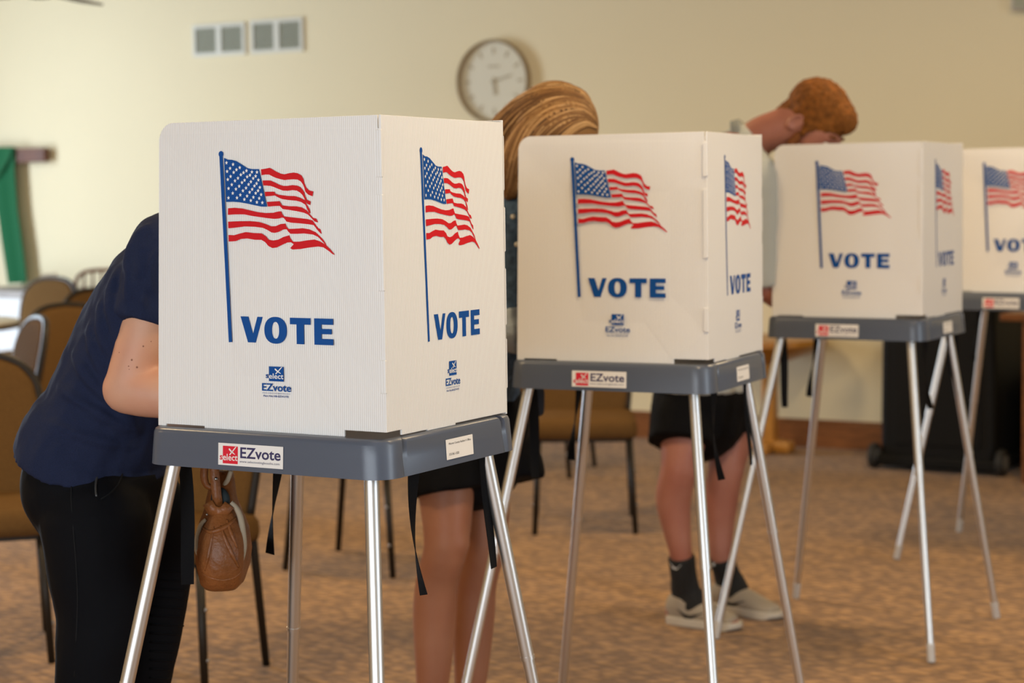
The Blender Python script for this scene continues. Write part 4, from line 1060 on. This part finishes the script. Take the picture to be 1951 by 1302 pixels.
# ------------------------------------------------------------------ air vents
M_VENT = mat('white_enamel', (.62, .62, .54), .5)
M_VDARK = mat('vent_dark', (.10, .105, .075), .8)
M_SLAT = mat('vent_slat', (.34, .35, .27), .6)
def vent(x0p, x1p, y0p, y1p, label):
    a = on_y(x0p, y0p, YB); b = on_y(x1p, y1p, YB)
    cx, cz = (a.x+b.x)/2, (a.z+b.z)/2; hx, hz = abs(b.x-a.x)/2, abs(a.z-b.z)/2
    t = thing('air_vent', label, 'vent', (cx, YB, cz), 0, 'louvred air vents high on the wall')
    fr = MB(); f = .022
    fr.box2((-hx-f, -.014, -hz-f), (hx+f, -.0005, -hz)).box2((-hx-f, -.014, hz), (hx+f, -.0005, hz+f))
    fr.box2((-hx-f, -.014, -hz), (-hx, -.0005, hz)).box2((hx, -.014, -hz), (hx+f, -.0005, hz)).box2((-.02, -.014, -hz), (.02, -.0005, hz))
    part('frame', fr, M_VENT, t)
    part('duct', MB().box2((-hx, -.003, -hz), (hx, -.0008, hz)), M_VDARK, t)
    n = 11
    for sx in (-1, 1):
        u0, u1 = (-hx, -.02) if sx < 0 else (.02, hx)
        for k in range(n):
            z = -hz + (k+.5)*2*hz/n
            part('slat', MB().box(((u0+u1)/2, -.008, z), (u1-u0, .002, 2*hz/n*.75), Matrix.Rotation(R(35), 3, 'X')), M_SLAT, t)
vent(374, 464, 55, 97, 'louvred air vent on the cream wall, left one of the pair')
vent(484, 574, 46, 91, 'louvred air vent on the cream wall, right one nearer the clock')
# ------------------------------------------------------------------ ballot scanner on its wheeled black case
M_CASE = mat('black_case_plastic', (.004, .004, .004), .6, bump=(120, .15), spec=.2)
M_WHEEL = mat('black_tyre', (.014, .014, .014), .7)
M_HUB = mat('grey_wheel_hub', (.14, .14, .14), .5)
p0 = on_z(1672, 893); p1 = on_z(1905, 908)
ccx = (p0+p1)/2; u = (p1-p0).normalized(); wdt = (p1-p0).length
bx = thing('ballot_case', 'black wheeled ballot case standing by the cream wall', 'case', ccx, math.atan2(u.y, u.x))
hw = wdt/2
H_ = .80
cs = MB(); rr = []
for z, s_ in ((.055, .985), (.09, 1.0), (.30, 1.0), (.62, .985), (H_-.02, .975), (H_, .95)):
    rr.append([Vector((x*s_, y, z)) for x, y in ((-hw+.02, -.0), (-hw+.04, -.02), (hw-.04, -.02), (hw-.02, 0), (hw-.02, .48), (-hw+.02, .48))])
part('case_body', cs.rings(rr), M_CASE, bx, bevel=.008)
part('case_base', MB().box2((-hw-.01, -.04, .02), (hw+.01, .5, .075)), M_CASE, bx, bevel=.01)
part('case_door', MB().box2((-hw+.09, -.028, .13), (hw-.09, -.018, .70)), M_CASE, bx, bevel=.004)
part('lid', MB().box2((-hw+.0, -.03, H_), (hw-.0, .49, H_+.035)), M_CASE, bx, bevel=.008)
for sx, sy in ((-1, -.01), (1, -.01), (-1, .44), (1, .44)):
    wl = part('wheel', MB().lathe([(.02, -.018), (.058, -.018), (.064, -.010), (.064, .010), (.058, .018), (.02, .018)], 24, (sx*(hw+.012), sy, .066), 'x'), M_WHEEL, bx, smooth=True, sharp=35)
    part('wheel_hub', MB().lathe([(.012, -.022), (.036, -.022), (.036, .022), (.012, .022)], 16, (sx*(hw+.012), sy, .066), 'x'), M_HUB, wl, smooth=True, sharp=35)
sc = thing('ballot_scanner', 'grey ballot scanner resting on top of the black wheeled case', 'scanner', ccx + Vector((0, 0, H_+.035)), math.atan2(u.y, u.x))
M_SCAN = mat('grey_scanner_plastic', (.10, .105, .11), .45)
part('scanner_body', MB().prism([(-.04, 0), (.44, 0), (.44, .17), (.25, .17), (.02, .06), (-.04, .05)], lambda a, b, t_: Vector((t_, a, b)), -.22, .22), M_SCAN, sc, bevel=.01)
part('screen', MB().box((0, .13, .121), (.26, .15, .006), Matrix.Rotation(math.atan2(.11, .23), 3, 'X')), mat('dark_screen', (.015, .02, .035), .15), sc)
part('paper_slot', MB().box2((-.12, -.047, .02), (.12, -.039, .035)), M_CASE, sc)
b2 = on_z(1985, 895)
c2 = thing('ballot_case', 'second black wheeled case just entering at the right frame edge', 'case', b2 + Vector((0.16, .1, 0)), 0)
part('case_body', MB().box2((-.2, -.15, .05), (.2, .25, .45)), M_CASE, c2, bevel=.012)
for sx in (-1, 1):
    part('wheel', MB().lathe([(.02, -.016), (.055, -.016), (.06, -.01), (.06, .01), (.055, .016), (.02, .016)], 20, (sx*.2, -.14, .0605), 'x'), M_WHEEL, c2, smooth=True, sharp=35)
# ------------------------------------------------------------------ small golden wooden pedestal table
M_GOLD = wood('golden_oak', (.36, .155, .022), (.50, .235, .045), (6, 6, 1), .35)
fp_ = on_z(1488, 866)
gt = thing('pedestal_table', 'golden wooden side table with one post beside the black case', 'table', on_z(1467, 862), 0)
q0 = at(1490, 672, 10.2)
part('tabletop', MB().lathe([(.05, .475), (.10, .485), (.26, .545), (.30, .575), (.30, .605), (.02, .61)], 40), M_GOLD, gt, smooth=True, sharp=40)
part('post', MB().box2((-.035, -.035, .05), (.035, .035, .485)), M_GOLD, gt, bevel=.008)
part('foot', MB().box2((-.15, -.05, 0), (.13, .05, .065)), M_GOLD, gt, bevel=.02)
part('foot', MB().box2((-.045, -.14, 0), (.045, .14, .060)), M_GOLD, gt, bevel=.02)
# brown table just under the farthest booth
M_BRT = wood('brown_table_wood', (.12, .04, .01), (.22, .08, .02), (1, 6, 6), .4)
bt0 = at(1975, 598, 9.2)
bt_ = thing('side_table', 'brown wooden table edge below the farthest booth tray', 'table', (bt0.x, bt0.y, 0), 0)
zt2 = at(1940, 594, 9.2).z
part('tabletop', MB().box2((-.12, -.2, zt2-.035), (.7, .25, zt2)), M_BRT, bt_, bevel=.006)
for a, b in ((.0, -.15), (.62, -.15), (.0, .2), (.62, .2)): part('leg', MB().box2((a-.02, b-.02, 0), (a+.02, b+.02, zt2-.035)), M_BRT, bt_)
# ------------------------------------------------------------------ ceiling fan (blade tips dip into the top left corner)
M_BLADE = wood('fan_blade_wood', (.045, .025, .015), (.09, .05, .03), (1, 1, 1), .5)
fz = 2.52; fd = 9.2
fc = at(75, -16, fd)
fan = thing('ceiling_fan', 'ceiling fan with dark blades at the top left corner', 'fan', (fc.x, fc.y, 0))
fz = fc.z
part('down_rod', MB().tube([(0, 0, ZC), (0, 0, fz+.1)], .013, 12), M_FRAME, fan, smooth=True)
part('motor', MB().lathe([(.02, fz+.12), (.09, fz+.10), (.11, fz+.05), (.10, fz), (.05, fz-.03), (.02, fz-.035)], 28), M_FRAME, fan, smooth=True)
for k in range(5):
    a = R(72*k + 29.66 + 13 + 90 - 24)
    rot = Matrix.Rotation(a, 4, 'Z') @ Matrix.Rotation(R(8), 4, 'X')
    bl = MB().prism([(.13, -.04), (.25, -.06), (.60, -.068), (.63, -.05), (.64, 0), (.63, .05), (.60, .068), (.25, .06), (.13, .04)], lambda x, y, t_: Vector((x, y, t_)), -.005, .005)
    bl.xf(Matrix.Translation((0, 0, fz)) @ rot); part('blade', bl, M_BLADE, fan)
sb = on_y(1962, 2, YB)
sk_ = thing('wall_speaker', 'pale wall box at the top right corner of the wall', 'speaker', (sb.x, YB, sb.z))
part('box_body', MB().box2((-.07, -.09, -.05), (.07, -.0005, .12)), mat('grey_box', (.45, .42, .36), .6), sk_, bevel=.01)
part('grille', MB().box2((-.055, -.094, -.035), (.055, -.09, .105)), M_SLAT, sk_)
